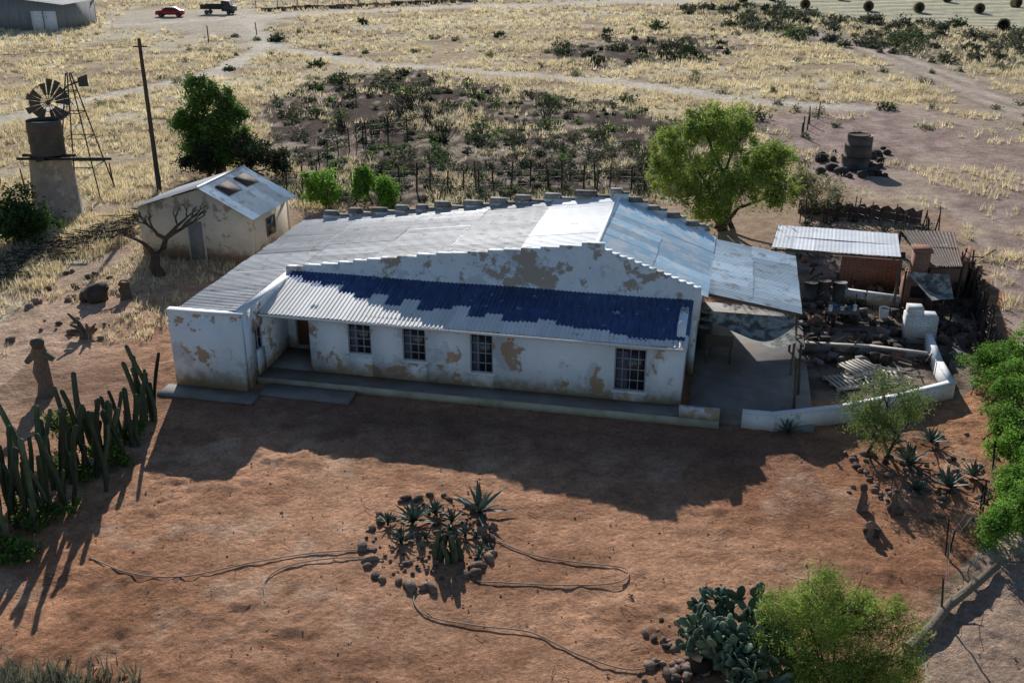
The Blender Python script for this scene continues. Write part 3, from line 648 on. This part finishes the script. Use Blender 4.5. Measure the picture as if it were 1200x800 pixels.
mb=MB(); mb.box(-14.735,1.3,-.95,-.003,0,.22,0); mb.box(-14.735,-13.055,.0,1.9,0,.2,0); mb.box(-17.7,-14.2,-2.6,-1.76,0,.07,0); mb.box(-14.2,-11,-1.9,-1.005,0,.1,0)
mb.build('stoep',[M_conc],house)
mb=MB(); mb.box(.003,1.3,-.95,-.75,.222,.62,0); mb.build('stoep_low_wall',[M_wall],house)
mb=MB(); mb.box(-14.7,1.3,-1.0,-.952,0,.27,0); mb.build('stoep_edge',[pmat('stained_plaster',(.56,.53,.42),(.34,.30,.21),1.5,.9,bump=.3)],house)
mb=MB(); mb.box(.255,4.3,-.6,10.5,-.05,.09,0); mb.build('courtyard_slab',[M_conc],house)
mb=MB(); mb.corr((.45,3.5,3.0),(.45,10.2,3.0),(3.85,10.2,2.45),(3.85,3.5,2.45),.16,.012,0,rows=2)
for y_ in (3.6,5.8,8,10.1): mb.tube([(3.7,y_,0),(3.7,y_,2.40)],.05,7,1)
for y_ in (3.6,5.8,8,10.1): mb.obox((2.1,y_,2.66),(3.3,.06,.1),0,1,ry=math.atan(.55/3.4))
mb.box(3.65,3.75,3.5,10.2,2.30,2.385,1); mb.build('carport',[M_carroof,M_wood],house)
mb=MB(); n_=14; V=[];f=[]
for i in range(n_+1):
    for j in range(n_+1):
        u=i/n_;v=j/n_; V.append((.7+2.9*u,3.45-2.3*v*(1-abs(u-.75)*1.2),2.35-.25*math.sin(u*3.14)*math.sin(v*3.14)-.3*v))
for i in range(n_):
    for j in range(n_): a=i*(n_+1)+j; f.append((a,a+1,a+n_+2,a+n_+1))
mb.add(V,f,0); mb.build('shade_net',[M_net],house,smooth=True)
mb=MB(); 
for x_,y_ in ((3.72,.85),(3.9,2.0)): mb.tube([(x_,y_,0),(x_-.1,y_+.1,1.9)],[.06,.045],6)
mb.build('shade_net_posts',[M_wood],house)
mb=MB(); mb.box(.6,1.6,4,5,.78,.83); 
for a,b in ((.65,4.05),(1.5,4.05),(.65,4.9),(1.5,4.9)): mb.box(a,a+.06,b,b+.06,.09,.779)
mb.build('garden_table',[M_wood],house)
mb=MB()
for i in range(3): mb.tube([(.55,5.6+i*.8,.09),(.55,5.6+i*.8,.9)],[.27,.25],14,0); 
mb.build('storage_drums',[M_tank],house)
# ---------------------------------------------------------------- low white garden walls
def lowwall(name,pts,h,t,mat,cope=None):
    mb=MB(); P2=[Vector(G(*p)) for p in pts]
    for i,(a,b) in enumerate(zip(P2[:-1],P2[1:])):
        d=b-a; L=d.length; an=math.atan2(d.y,d.x); c=(a+b)/2
        mb.obox((c.x,c.y,h/2-.02+i*.003),(L+t*.98,t,h+.04),an,0)
        if cope: mb.obox((c.x,c.y,h+.02+i*.003),(L+t*.98,t+.03,.035),an,1)
    return mb.build(name,[mat]+([cope] if cope else []))
lowwall('low_white_wall',[(872,500),(905,503),(985,494),(1055,480),(1112,465),(1098,440),(1086,408)],.55,.2,M_whitep,M_whitep)
lowwall('low_garden_wall',[(945,412),(1020,416),(1082,424)],.35,.18,M_conc,M_pale)
lowwall('low_braai_wall',[(978,352),(1050,362)],.55,.18,M_wall,M_whitep)
b=G(1078,402); mb=MB(); mb.obox((b[0],b[1]+.3,.55),(1.15,.7,1.1),-.15,0); mb.obox((b[0]-.25,b[1]+.35,1.25),(.55,.6,.3),-.15,0); mb.build('white_brick_counter',[M_wbrick])
b=G(1074,362); mb=MB(); 
M0=Matrix.Translation((b[0],b[1]+.4,0))@Matrix.Rotation(-.15,4,'Z')
mb.prism([(-.55,0),(-.55,1.1),(-.3,1.5),(-.28,2.45),(.28,2.45),(.32,1.5),(.55,1.1),(.55,0)],-.4,.4,0,M0)
mb.box(-.36,.36,-.44,.44,2.452,2.57,0,M0); mb.box(-.3,.3,-.42,-.402,.5,1.0,1,M0); mb.build('brick_chimney',[M_brick,M_dark])
def shelter(name,corn,z,roofm,postm,wl=.16,amp=.02):
    a,b,c,d=[G(px,py,z+dz) for px,py,dz in corn]
    mb=MB(); mb.corr(a,b,c,d,wl,amp,0,rows=2,sheetw=.8)
    for q in (a,b,c,d): mb.tube([(q[0],q[1]-.0,0),(q[0],q[1],q[2]-.05)],[.06,.05],6,1)
    for q,w in ((a,b),(b,c),(c,d),(d,a)): mb.tube([(q[0],q[1],q[2]-.09),(w[0],w[1],w[2]-.09)],.045,5,1)
    return mb.build(name,[roofm,postm])
shelter('outdoor_kitchen_shelter',[(912,264,.1),(1052,274,.1),(1056,301,-.1),(905,290,-.1)],2.4,M_roofw,M_wood,.16,.003)
shelter('rusty_lean_to',[(1056,270,0),(1118,272,0),(1128,312,.0),(1090,312,-.1)],2.0,M_rust,M_dwood)
lowwall('brick_kitchen_wall',[(985,332),(1050,338)],1.3,.2,M_brick)
lowwall('rear_kitchen_wall',[(1060,345),(1125,345),(1132,318)],1.2,.2,M_brick)
mb=MB(); p=G(962,352)
for i in range(3): mb.tube([(p[0]-.5+i*.62,p[1]+.2*(i%2),.0),(p[0]-.5+i*.62,p[1]+.2*(i%2),.85)],[.29,.29],14,i%2)
mb.build('metal_drums',[M_tank,M_rust])
mb=MB(); p=G(985,378); mb.obox((p[0],p[1],.5),(1.3,.6,.06),-.1,0)
for dx in (-.55,.55):
    for dy in (-.22,.22): mb.box(p[0]+dx-.03,p[0]+dx+.03,p[1]+dy-.03-.1*dx,p[1]+dy+.03-.1*dx,0,.468,0)
for i in range(5): 
    c0=(p[0]-.5+i*.25,p[1]+random.uniform(-.15,.15)); mb.tube([(*c0,.532),(*c0,.532+random.uniform(.12,.28))],[.07,.09],10,1+i%2)
mb.build('bench_with_pots',[M_wood,M_whitep,M_bluep])
for p_,s_ in (((955,395),.5),((1010,400),.4),((1035,372),.45)):
    p=G(*p_); mb=MB(); mb.tube([(p[0],p[1],0),(p[0],p[1],s_)],[.16,.21],12,0,caps=False); mb.tube([(p[0],p[1],.02),(p[0],p[1],s_*.8)],[.1,.19],12,1); mb.build('bucket',[random.choice((M_whitep,M_tank)),M_dark])
for p_,rr_,zz in (((992,452),.25,0),((1035,446),-.1,0),((1008,440),.5,.16)):
    p=G(*p_); M0=Matrix.Translation((p[0],p[1]+.2,zz))@Matrix.Rotation(rr_,4,'Z')@Matrix.Rotation(.06 if zz else 0,4,'X'); mb=MB()
    for i in range(3): mb.box(-.6,.6,-.5+i*.46,-.42+i*.46,0.0,.10,0,M0)
    for i in range(7): mb.box(-.6+i*.18,-.5+i*.18,-.52,.52,.102,.125,0,M0)
    mb.build('wooden_pallet',[M_pale])
mb=MB()
for i in range(70):
    p=Vector(G(random.uniform(1000,1075),random.uniform(432,460)))+Vector((0,0,random.uniform(.02,.2))); a=random.uniform(0,6.28); l=random.uniform(.2,.7); mb.tube([p,p+Vector((math.cos(a)*l,math.sin(a)*l,random.uniform(-.02,.15)))],.025,4,0)
mb.build('scrap_timber',[M_pale])
mb=MB()
for i in range(340):
    p=Vector(G(random.uniform(935,1150),random.uniform(300,430)))+Vector((0,0,random.uniform(.05,.2)))
    if random.random()<.5: mb.obox(p,(random.uniform(.1,.6),random.uniform(.1,.35),random.uniform(.05,.4)),random.uniform(0,3),random.choice((0,1,2,0,1,3)),rx=random.uniform(-.4,.4))
    else:
        a=random.uniform(0,6.28); l=random.uniform(.3,1.2); mb.tube([p,p+Vector((math.cos(a)*l,math.sin(a)*l,random.uniform(-.05,.5)))],.03,5,random.choice((0,1)))
mb.build('yard_clutter',[M_dwood,M_rust,M_conc,M_brick])
mb=MB(); V=[];f=[]; cn=[Vector(G(*q)) for q in ((1062,318,1.8),(1112,322,1.8),(1118,350,1.2),(1092,352,1.2))]
for i in range(9):
    for j in range(9):
        u,v=i/8,j/8; q=cn[0]*(1-u)*(1-v)+cn[1]*u*(1-v)+cn[2]*u*v+cn[3]*(1-u)*v; V.append((q.x,q.y,q.z-.25*math.sin(u*3.14)*math.sin(v*3.14)))
for i in range(8):
    for j in range(8): a=i*9+j; f.append((a,a+1,a+10,a+9))
mb.add(V,f,0)
for q in cn: mb.tube([(q.x,q.y,0),tuple(q)],.04,6,1)
mb.build('dark_shade_net',[M_net,M_dwood],smooth=True)
KS=poly([(1060,300),(1130,300),(1190,420),(1130,440),(1110,380)])
scrub('kitchen_weeds',scat(KS,22,.3,.7)+scat(poly([(940,255),(1090,265),(1090,285),(930,275)]),14,.3,.9),M_leafD,.06,60)
# ---------------------------------------------------------------- fences
def fence(name,pts,sp,h,r=.05,wires=(.4,.8,1.2),mat=M_dwood,jit=.12,lean=.08):
    mb=MB(); P2=[Vector(G(*p)) for p in pts]; prev=None
    for a,b in zip(P2[:-1],P2[1:]):
        n_=max(1,int((b-a).length/sp))
        for i in range(n_+1):
            q=a.lerp(b,i/n_)+Vector((random.gauss(0,jit),random.gauss(0,jit),0)); z0=float(terr(np.array([q.x]),np.array([q.y]))[0]); hh_=h*random.uniform(.7,1.2)
            t=q+Vector((random.gauss(0,lean),random.gauss(0,lean),hh_+z0)); q.z=z0-.1
            mb.tube([q,t],[r*random.uniform(.8,1.2),r*.8],5,0)
            if prev is not None:
                for wz in wires:
                    if wz<hh_: mb.tube([prev+Vector((0,0,wz)),q+Vector((0,0,wz+.1))],.008,3,1)
            prev=q.copy(); prev.z=z0
    return mb.build(name,[mat,M_steel])
fence('pole_fence',[(335,226),(450,223),(560,225),(640,222),(700,222),(775,224)],.85,1.6,.06)
fence('pole_fence',[(375,195),(430,165),(480,160)],1.4,1.5,.05)
fence('stick_fence',[(938,262),(1000,258),(1085,275),(1100,270)],.35,1.1,.04)
fence('stick_fence',[(1128,318),(1140,350),(1150,380),(1160,415)],.3,1.3,.045)
fence('wire_fence',[(1105,720),(1103,650),(1150,600),(1165,560)],1.5,1.0,.03)
fence('pole_fence',[(880,160),(940,160),(955,140)],2.2,1.4,.06)
fence('pole_fence',[(-30,215),(60,225),(130,218)],1.8,1.3,.05)
fence('distant_fence',[(300,8),(420,6),(560,2)],3,1.3,.08,wires=(1.0,))
fence('field_fence',[(245,50),(300,40)],9,2.2,.09,wires=())
mb=MB()
for a,b_,s_ in (((1128,322),(1166,412),0),((935,250),(1078,262),1)):
    A=Vector(G(*a));B=Vector(G(*b_)); n_=30; V=[];f=[]
    for i in range(n_+1):
        q=A.lerp(B,i/n_); V+=[(q.x+.06*math.sin(i*1.3),q.y+.05*math.cos(i),0),(q.x+.06*math.sin(i*1.7),q.y,.75+.12*math.sin(i*2.1))]
        if i: k=2*i; f.append((k-2,k,k+1,k-1))
    mb.add(V,f,0)
mb.build('fence_netting',[M_rust])
# ---------------------------------------------------------------- cottage
cot=empty('cottage',(-17.8,47.3,0),math.radians(-14.6)); W,D=5.9,3.9; XA=3.5; ZA=3.65
mb=MB(); prof=[(0,0),(0,2.42),(XA,ZA-.1),(W,2.42),(W,0)]
mb.prism([(0,0),(0,2.42),(XA,ZA-.1),(W,2.42),(W,0)],0,.25); mb.prism(prof,D-.25,D); mb.box(0,.25,.25,D-.25,0,2.40); mb.box(W-.25,W,.25,D-.25,0,2.40)
mb.build('walls',[M_cream],cot)
mb=MB(); o=.3
sl=(ZA-2.42)/XA; sr=(ZA-2.42)/(W-XA)
mb.corr((XA,-o,ZA),(XA,D+o,ZA),(-o,D+o,2.42-sl*o+.05),(-o,-o,2.42-sl*o+.05),.16,.02,0); mb.corr((XA,-o,ZA),(XA,D+o,ZA),(W+o,D+o,2.42-sr*o+.05),(W+o,-o,2.42-sr*o+.05),.16,.02,1)
mb.tube([(XA,-o,ZA+.02),(XA,D+o,ZA+.02)],.06,8,0)
mb.build('roof',[M_roof,M_carroof],cot)
mb=MB()
an=math.atan((ZA-2.42)/(W-XA))
for yy in (1.2,2.9): mb.obox((XA+.75,yy,ZA-.75*sr+.07),(.8,1.2,.03),0,0,ry=an)
mb.build('roof_patches',[M_rust],cot)
mb=MB(); mb.box(2.55,3.45,-.05,-.003,0,2.05,0); mb.box(2.63,3.37,-.07,-.052,.05,1.97,1); mb.build('door',[M_pale,M_conc],cot)
mb=MB(); mb.box(W+.003,W+.05,1.4,2.3,1.0,1.9,0); mb.box(W+.052,W+.07,1.48,2.22,1.08,1.82,1); mb.build('side_window',[M_wood,M_glass],cot)
mb=MB(); b=Vector(G(188,322))
def branch(p,d,L,r,dep):
    q=p+d*L; mid=p.lerp(q,.5)+Vector((random.gauss(0,.08),random.gauss(0,.08),0))*L
    mb.tube([p,mid,q],[r,r*.85,r*.65],7,0)
    if dep>0:
        for k in range(random.choice((2,2,3))): branch(q,(d+Vector((random.gauss(0,.6),random.gauss(0,.6),random.uniform(-.1,.4)))).normalized(),L*random.uniform(.6,.85),r*.62,dep-1)
branch(b-Vector((0,0,.1)),Vector((-.1,0,1)).normalized(),1.1,.3,0); branch(b+Vector((-.1,0,.9)),Vector((.55,0,.8)).normalized(),1.0,.17,4); branch(b+Vector((-.1,0,.9)),Vector((-.6,.1,.7)).normalized(),.7,.14,3)
mb.build('bare_tree',[M_bark])
# ---------------------------------------------------------------- water tower, windmill, pole
t=empty('water_tower',(-24.6,54.0,0)); mb=MB()
mb.tube([(0,0,-.1),(0,0,1.9),(0,0,3.35)],[1.3,1.15,1.02],20,0); mb.box(-1.4,1.4,-.12,.12,3.36,3.48,1); mb.box(-.12,.12,-1.4,1.4,3.38,3.5,1); mb.box(-1.35,3.6,-.9,-.78,3.36,3.48,1)
mb.build('tower_base',[M_tower,M_dwood],t)
mb=MB(); mb.tube([(0,0,3.51),(0,0,4.1),(0,0,4.12),(0,0,4.7),(0,0,4.72),(0,0,5.3)],[.86,.86,.89,.86,.89,.86],20,0,caps=False); mb.tube([(0,0,3.52),(0,0,5.15)],[.84,.84],20,1); mb.build('tank',[M_tank,M_dark],t)
w_=empty('windmill',(*G2(103,228),0)); mb=MB(); hh_=7.0
cs=[(1,1),(1,-1),(-1,-1),(-1,1)]
def lg(c,z_): s_=1.1*(1-z_/hh_)+.10; return (c[0]*s_,c[1]*s_,z_)
for c in cs: mb.tube([lg(c,0),lg(c,hh_)],.04,5)
zl=[0,1.8,3.4,4.8,6.0]
for i,z_ in enumerate(zl):
    for k in range(4):
        c,d=cs[k],cs[(k+1)%4]
        if i: mb.tube([lg(c,z_),lg(d,z_)],.025,4)
        if i<len(zl)-1: mb.tube([lg(c,z_),lg(d,zl[i+1])],.012,4)
mb.build('lattice_tower',[M_dwood],w_)
mb=MB(); ctr=Vector((-1.0,-.9,5.5)); n_=18
ax=Vector((.3,-.95,.15)).normalized(); s1_=ax.cross(Vector((0,0,1))).normalized(); s2_=s1_.cross(ax)
for i in range(n_):
    if i in (3,10,14): continue
    a=2*math.pi*i/n_; d=s1_*math.cos(a)+s2_*math.sin(a); tt=-s1_*math.sin(a)+s2_*math.cos(a); ro=1.3*random.uniform(.75,1)
    bend=ax*random.gauss(0,.12)
    p0=ctr+d*.4; p1=ctr+d*ro+bend; w0,w1=.06,.19; tw=ax*.09
    mb.add([tuple(p0-tt*w0-tw),tuple(p0+tt*w0+tw),tuple(p1+tt*w1+tw),tuple(p1-tt*w1-tw)],[(0,1,2,3)],0); mb.tube([ctr,p1],.02,4)
for rr_ in (.5,1.0): mb.tube([ctr+(s1_*math.cos(k*6.2832/20)+s2_*math.sin(k*6.2832/20))*rr_ for k in range(18)],.02,4)
mb.tube([ctr-ax*.1,ctr+ax*.1],.13,8); mb.tube([ctr,Vector((-.1,0,6.3)),Vector((.2,.9,6.4))],.05,5)
mb.add([(.15,.8,6.1),(.15,.8,6.6),(.4,1.6,6.7),(.4,1.6,6.0)],[(0,1,2,3)],0); mb.build('wheel_and_tail',[M_tank],w_)
b=(-21.1,60.0); pl_=empty('utility_pole',(*b,0)); mb=MB(); mb.tube([(0,0,-.2),(0,0,8.75)],[.16,.10],8); mb.tube([(-.4,0,8.3),(.4,0,8.3)],.04,5); mb.build('pole',[M_dwood],pl_)
mb=MB()
for e in ((-45,2,9.0),(26,25,9.0)):
    for z_ in (8.5,8.3):
        L_=[]; 
        for k in range(13): t_=k/12; L_.append((e[0]*t_,e[1]*t_,z_+(e[2]-z_)*t_-1.2*math.sin(math.pi*t_)))
        mb.tube(L_,.008,3)
mb.build('wires',[M_steel],pl_)
# ---------------------------------------------------------------- stumps / sculptures at left
def totem(name,p,h,r,arms=True):
    b=Vector(G(*p)); mb=MB(); mb.tube([b-Vector((0,0,.1)),b+Vector((.03,0,h*.25)),b+Vector((-.03,0,h*.5)),b+Vector((.02,.02,h*.75)),b+Vector((.0,0,h*.85)),b+Vector((.02,0,h))],[r*1.35,r*.95,r*1.15,r*.85,r*1.2,r*.8],9)
    if arms: mb.tube([b+Vector((-r*1.9,0,h*.68)),b+Vector((-r,0,h*.8)),b+Vector((r,0,h*.82)),b+Vector((r*1.9,0,h*.74))],[r*.4,r*.6,r*.6,r*.4],7); mb.rock(tuple(b+Vector((0,0,h+.1))),r*1.0,r*1.0,r*.8)
    return mb.build(name,[M_wood])
totem('carved_totem_post',(55,462),1.8,.25)
totem('carved_totem_post',(148,350),.8,.22,False)
mb=MB(); b=Vector(G(100,395))
for i in range(9): 
    a=random.uniform(0,6.28); q=b+Vector((math.cos(a)*.5,math.sin(a)*.4,random.uniform(.2,1.1))); mb.tube([b+Vector((random.uniform(-.2,.2),0,-.05)),b.lerp(q,.5)+Vector((.1,0,.1)),q],[.13,.09,.04],7)
mb.build('driftwood_stump',[M_wood])
mb=MB(); b=G(115,352); mb.rock((b[0],b[1],.35),.5,.45,.42); mb.rock((b[0]-.5,b[1],.2),.3,.35,.25); mb.build('old_tree_stump',[M_dwood])
mb=MB(); 
for i in range(40): p=G(random.uniform(-10,130),random.uniform(290,400)); s_=random.uniform(.05,.2); mb.rock((p[0],p[1],s_*.3),s_*1.2,s_,s_*.7)
mb.build('yard_boulders',[M_stone])
for p_,h_ in (((1008,598),.75),((1045,600),.5),((1018,628),.35)):
    b=Vector(G(*p_)); mb=MB(); mb.tube([b-Vector((0,0,.05)),b+Vector((.05,0,h_*.6)),b+Vector((0,0,h_))],[.14,.11,.05],7); mb.rock((b.x+.08,b.y,.12),.2,.15,.15); mb.rock((b.x,b.y,h_),.1,.1,.12); mb.build('stone_garden_ornament',[M_stone])
mb=MB(); a=Vector((*G2(1062,765),.13)); b=Vector((*G2(1110,715),.15)); c=Vector((*G2(1168,668),.14)); mb.tube([a,a.lerp(b,.5)+Vector((.05,-.05,0)),b,b.lerp(c,.5)+Vector((.06,.04,0)),c],[.14,.13,.12,.11,.09],8); mb.tube([b,b+Vector((.5,.2,.25))],[.06,.03],5); mb.build('log_border',[M_wood])
mb=MB(); b=G(820,785); mb.tube([(b[0],b[1],0),(b[0],b[1],.45),(b[0],b[1],.47)],[.2,.28,.3],16,0,caps=False); mb.tube([(b[0],b[1],.01),(b[0],b[1],.38)],[.19,.25],16,1); mb.build('plant_pot',[M_black,M_dark])
b=Vector(G(1002,196)); mb=MB()
for i,(r_,z0_,h_) in enumerate(((.9,0,.75),(.86,.78,.7),(.8,1.5,.6))): mb.tube([(b.x+.05*i,b.y,z0_),(b.x+.05*i,b.y,z0_+h_)],[r_,r_*.99],20,0)
mb.tube([(b.x,b.y,2.1),(b.x,b.y,2.15)],.7,20,1); mb.build('rusty_water_tank',[M_tank,M_dark])
mb=MB()
for i in range(40): p=G(random.uniform(960,1040),random.uniform(175,208)); s_=random.uniform(.1,.35); mb.rock((p[0],p[1],s_*.4),s_*1.3,s_,s_)
mb.build('rubble_pile',[M_dwood])
# ---------------------------------------------------------------- distance
def bale(px,py):
    x_,y_,_=G(px,py); z_=float(terr(np.array([x_]),np.array([y_]))[0]); mb=MB(); a=random.uniform(.9,1.9); d=Vector((math.cos(a),math.sin(a),0)); c=Vector((x_,y_,z_+.78))
    mb.tube([c-d*.66,c-d*.62,c-d*.3,c+d*.3,c+d*.62,c+d*.66],[.72,.82,.85,.85,.82,.72],18,0)
    for u in (-.35,0,.35): mb.tube([c+d*(u-.015),c+d*(u+.015)],.857,18,1)
    mb.build('round_hay_bale',[M_hay,M_dwood])
for p in ((943,10),(1017,13),(1076,14),(1147,14),(1175,36),(870,4),(905,2),(1110,3),(1190,8),(985,1)): bale(*p)
def car(name,px,py,rzv,body,truck=False):
    x_,y_,_=G(px,py); z_=float(terr(np.array([x_]),np.array([y_]))[0]); e=empty(name,(x_,y_,z_),rzv); mb=MB()
    if not truck:
        mb.prism([(-2.1,.35),(-2.1,.8),(-1.95,.92),(-1.2,1.0),(-.55,1.42),(.9,1.44),(1.55,1.0),(2.05,.92),(2.12,.6),(2.08,.35)],-.82,.82,0)
        for s_ in (-.825,.815): mb.prism([(-1.0,1.0),(-.5,1.36),(.15,1.38),(.15,1.0)],s_,s_+.01,1); mb.prism([(.22,1.0),(.22,1.38),(.8,1.37),(1.3,1.0)],s_,s_+.01,1)
        mb.add([(-1.22,-.7,1.03),(-1.22,.7,1.03),(-.58,.62,1.42),(-.58,-.62,1.42)],[(0,1,2,3)],1); wx=(-1.3,1.35)
    else:
        mb.prism([(-2.6,.5),(-2.6,1.2),(-2.0,1.3),(-1.7,2.0),(-.7,2.05),(-.7,.5)],-.9,.9,0); mb.box(-.65,2.8,-1,1,.8,.95,2); mb.box(-.65,2.8,-1,-.95,.952,1.5,2); mb.box(-.65,2.8,.95,1,.952,1.5,2)
        mb.prism([(-1.85,1.35),(-1.62,1.9),(-.85,1.92),(-.85,1.35)],-.905,-.901,1); mb.prism([(-1.85,1.35),(-1.62,1.9),(-.85,1.92),(-.85,1.35)],.901,.905,1); wx=(-1.8,1.9)
    mb.build('body',[body,M_glass,M_dwood],e); w=MB()
    for a in wx:
        for s_ in (-.86,.68): w.tube([(a,s_,.34),(a,s_+.18,.34)],.34,16,0); w.tube([(a,s_-.005,.34),(a,s_+.185,.34)],.18,10,1)
    w.build('wheels',[M_black,M_steel],e)
car('red_parked_car',200,21,.1,M_red); car('flatbed_truck',258,18,3.0,M_tank,True)
x_,y_,_=G(40,36); e=empty('barn',(x_-1,y_,0),-.08); mb=MB()
bp=[(-14,-.5),(-14,3.4),(-3,4.4),(5.5,3.4),(5.5,-.5)]
mb.prism(bp,0,.3,0); mb.prism(bp,9.7,10,0); mb.box(-14,-13.7,.3,9.7,-.5,3.4); mb.box(5.2,5.5,.3,9.7,-.5,3.4); mb.build('walls',[pmat('barn_grey',(.28,.29,.30),(.17,.18,.19),1,.8,stretch=(4,4,.3))],e)
mb=MB(); mb.corr((-3,-.5,4.5),(-3,10.5,4.5),(-14.6,10.5,3.45),(-14.6,-.5,3.45),.5,.04,0); mb.corr((-3,-.5,4.5),(-3,10.5,4.5),(6,10.5,3.45),(6,-.5,3.45),.5,.04,0); mb.build('roof',[M_roof],e)
mb=MB(); mb.box(1.0,2.6,-.08,-.01,-.3,2.6,0); mb.box(2.8,4.6,-.08,-.01,-.3,2.6,0); mb.box(-7,-4,-.08,-.01,-.3,2.8,1); mb.build('doors',[M_whitep,M_dark],e)
mb=MB(); A=Vector(G(310,14)); B=Vector(G(560,3))
for i in range(60):
    q=A.lerp(B,i/60)+Vector((0,random.gauss(0,.3),0)); mb.obox((q.x,q.y,.2),(1.1,.6,random.uniform(.6,1.2)),random.uniform(-.2,.2),0)
mb.build('stone_kraal_wall',[M_stone])
# ---------------------------------------------------------------- light, world, camera
S=Vector((-.28,2.1,1.0)).normalized(); el=math.asin(S.z); az=math.atan2(S.x,S.y)
sun=bpy.data.lights.new('sun','SUN'); sun.energy=5.0; sun.angle=math.radians(.5); sun.color=(1,.96,.90)
so=bpy.data.objects.new('sun',sun); so.rotation_euler=S.to_track_quat('Z','Y').to_euler(); so.location=(0,0,40); scene.collection.objects.link(so)
w=bpy.data.worlds.new('World'); scene.world=w; w.use_nodes=True; nt=w.node_tree; nt.nodes.clear()
sk=N(nt,'ShaderNodeTexSky',sky_type='NISHITA'); sk.sun_disc=False; sk.sun_elevation=el; sk.sun_rotation=az; sk.dust_density=.15; sk.altitude=600; sk.ozone_density=1.8
bg=N(nt,'ShaderNodeBackground'); bg.inputs[1].default_value=.085; o=N(nt,'ShaderNodeOutputWorld'); nt.links.new(sk.outputs[0],bg.inputs[0]); nt.links.new(bg.outputs[0],o.inputs[0])
cd=bpy.data.cameras.new('camera'); cd.lens=36; cd.sensor_width=36; cd.clip_end=6000; cd.clip_start=.3
co=bpy.data.objects.new('camera',cd); co.location=(0,0,H); co.rotation_euler=(math.radians(90)-P,0,0); scene.collection.objects.link(co); scene.camera=co
scene.view_settings.view_transform='Standard'; scene.view_settings.look='None'; scene.view_settings.exposure=0
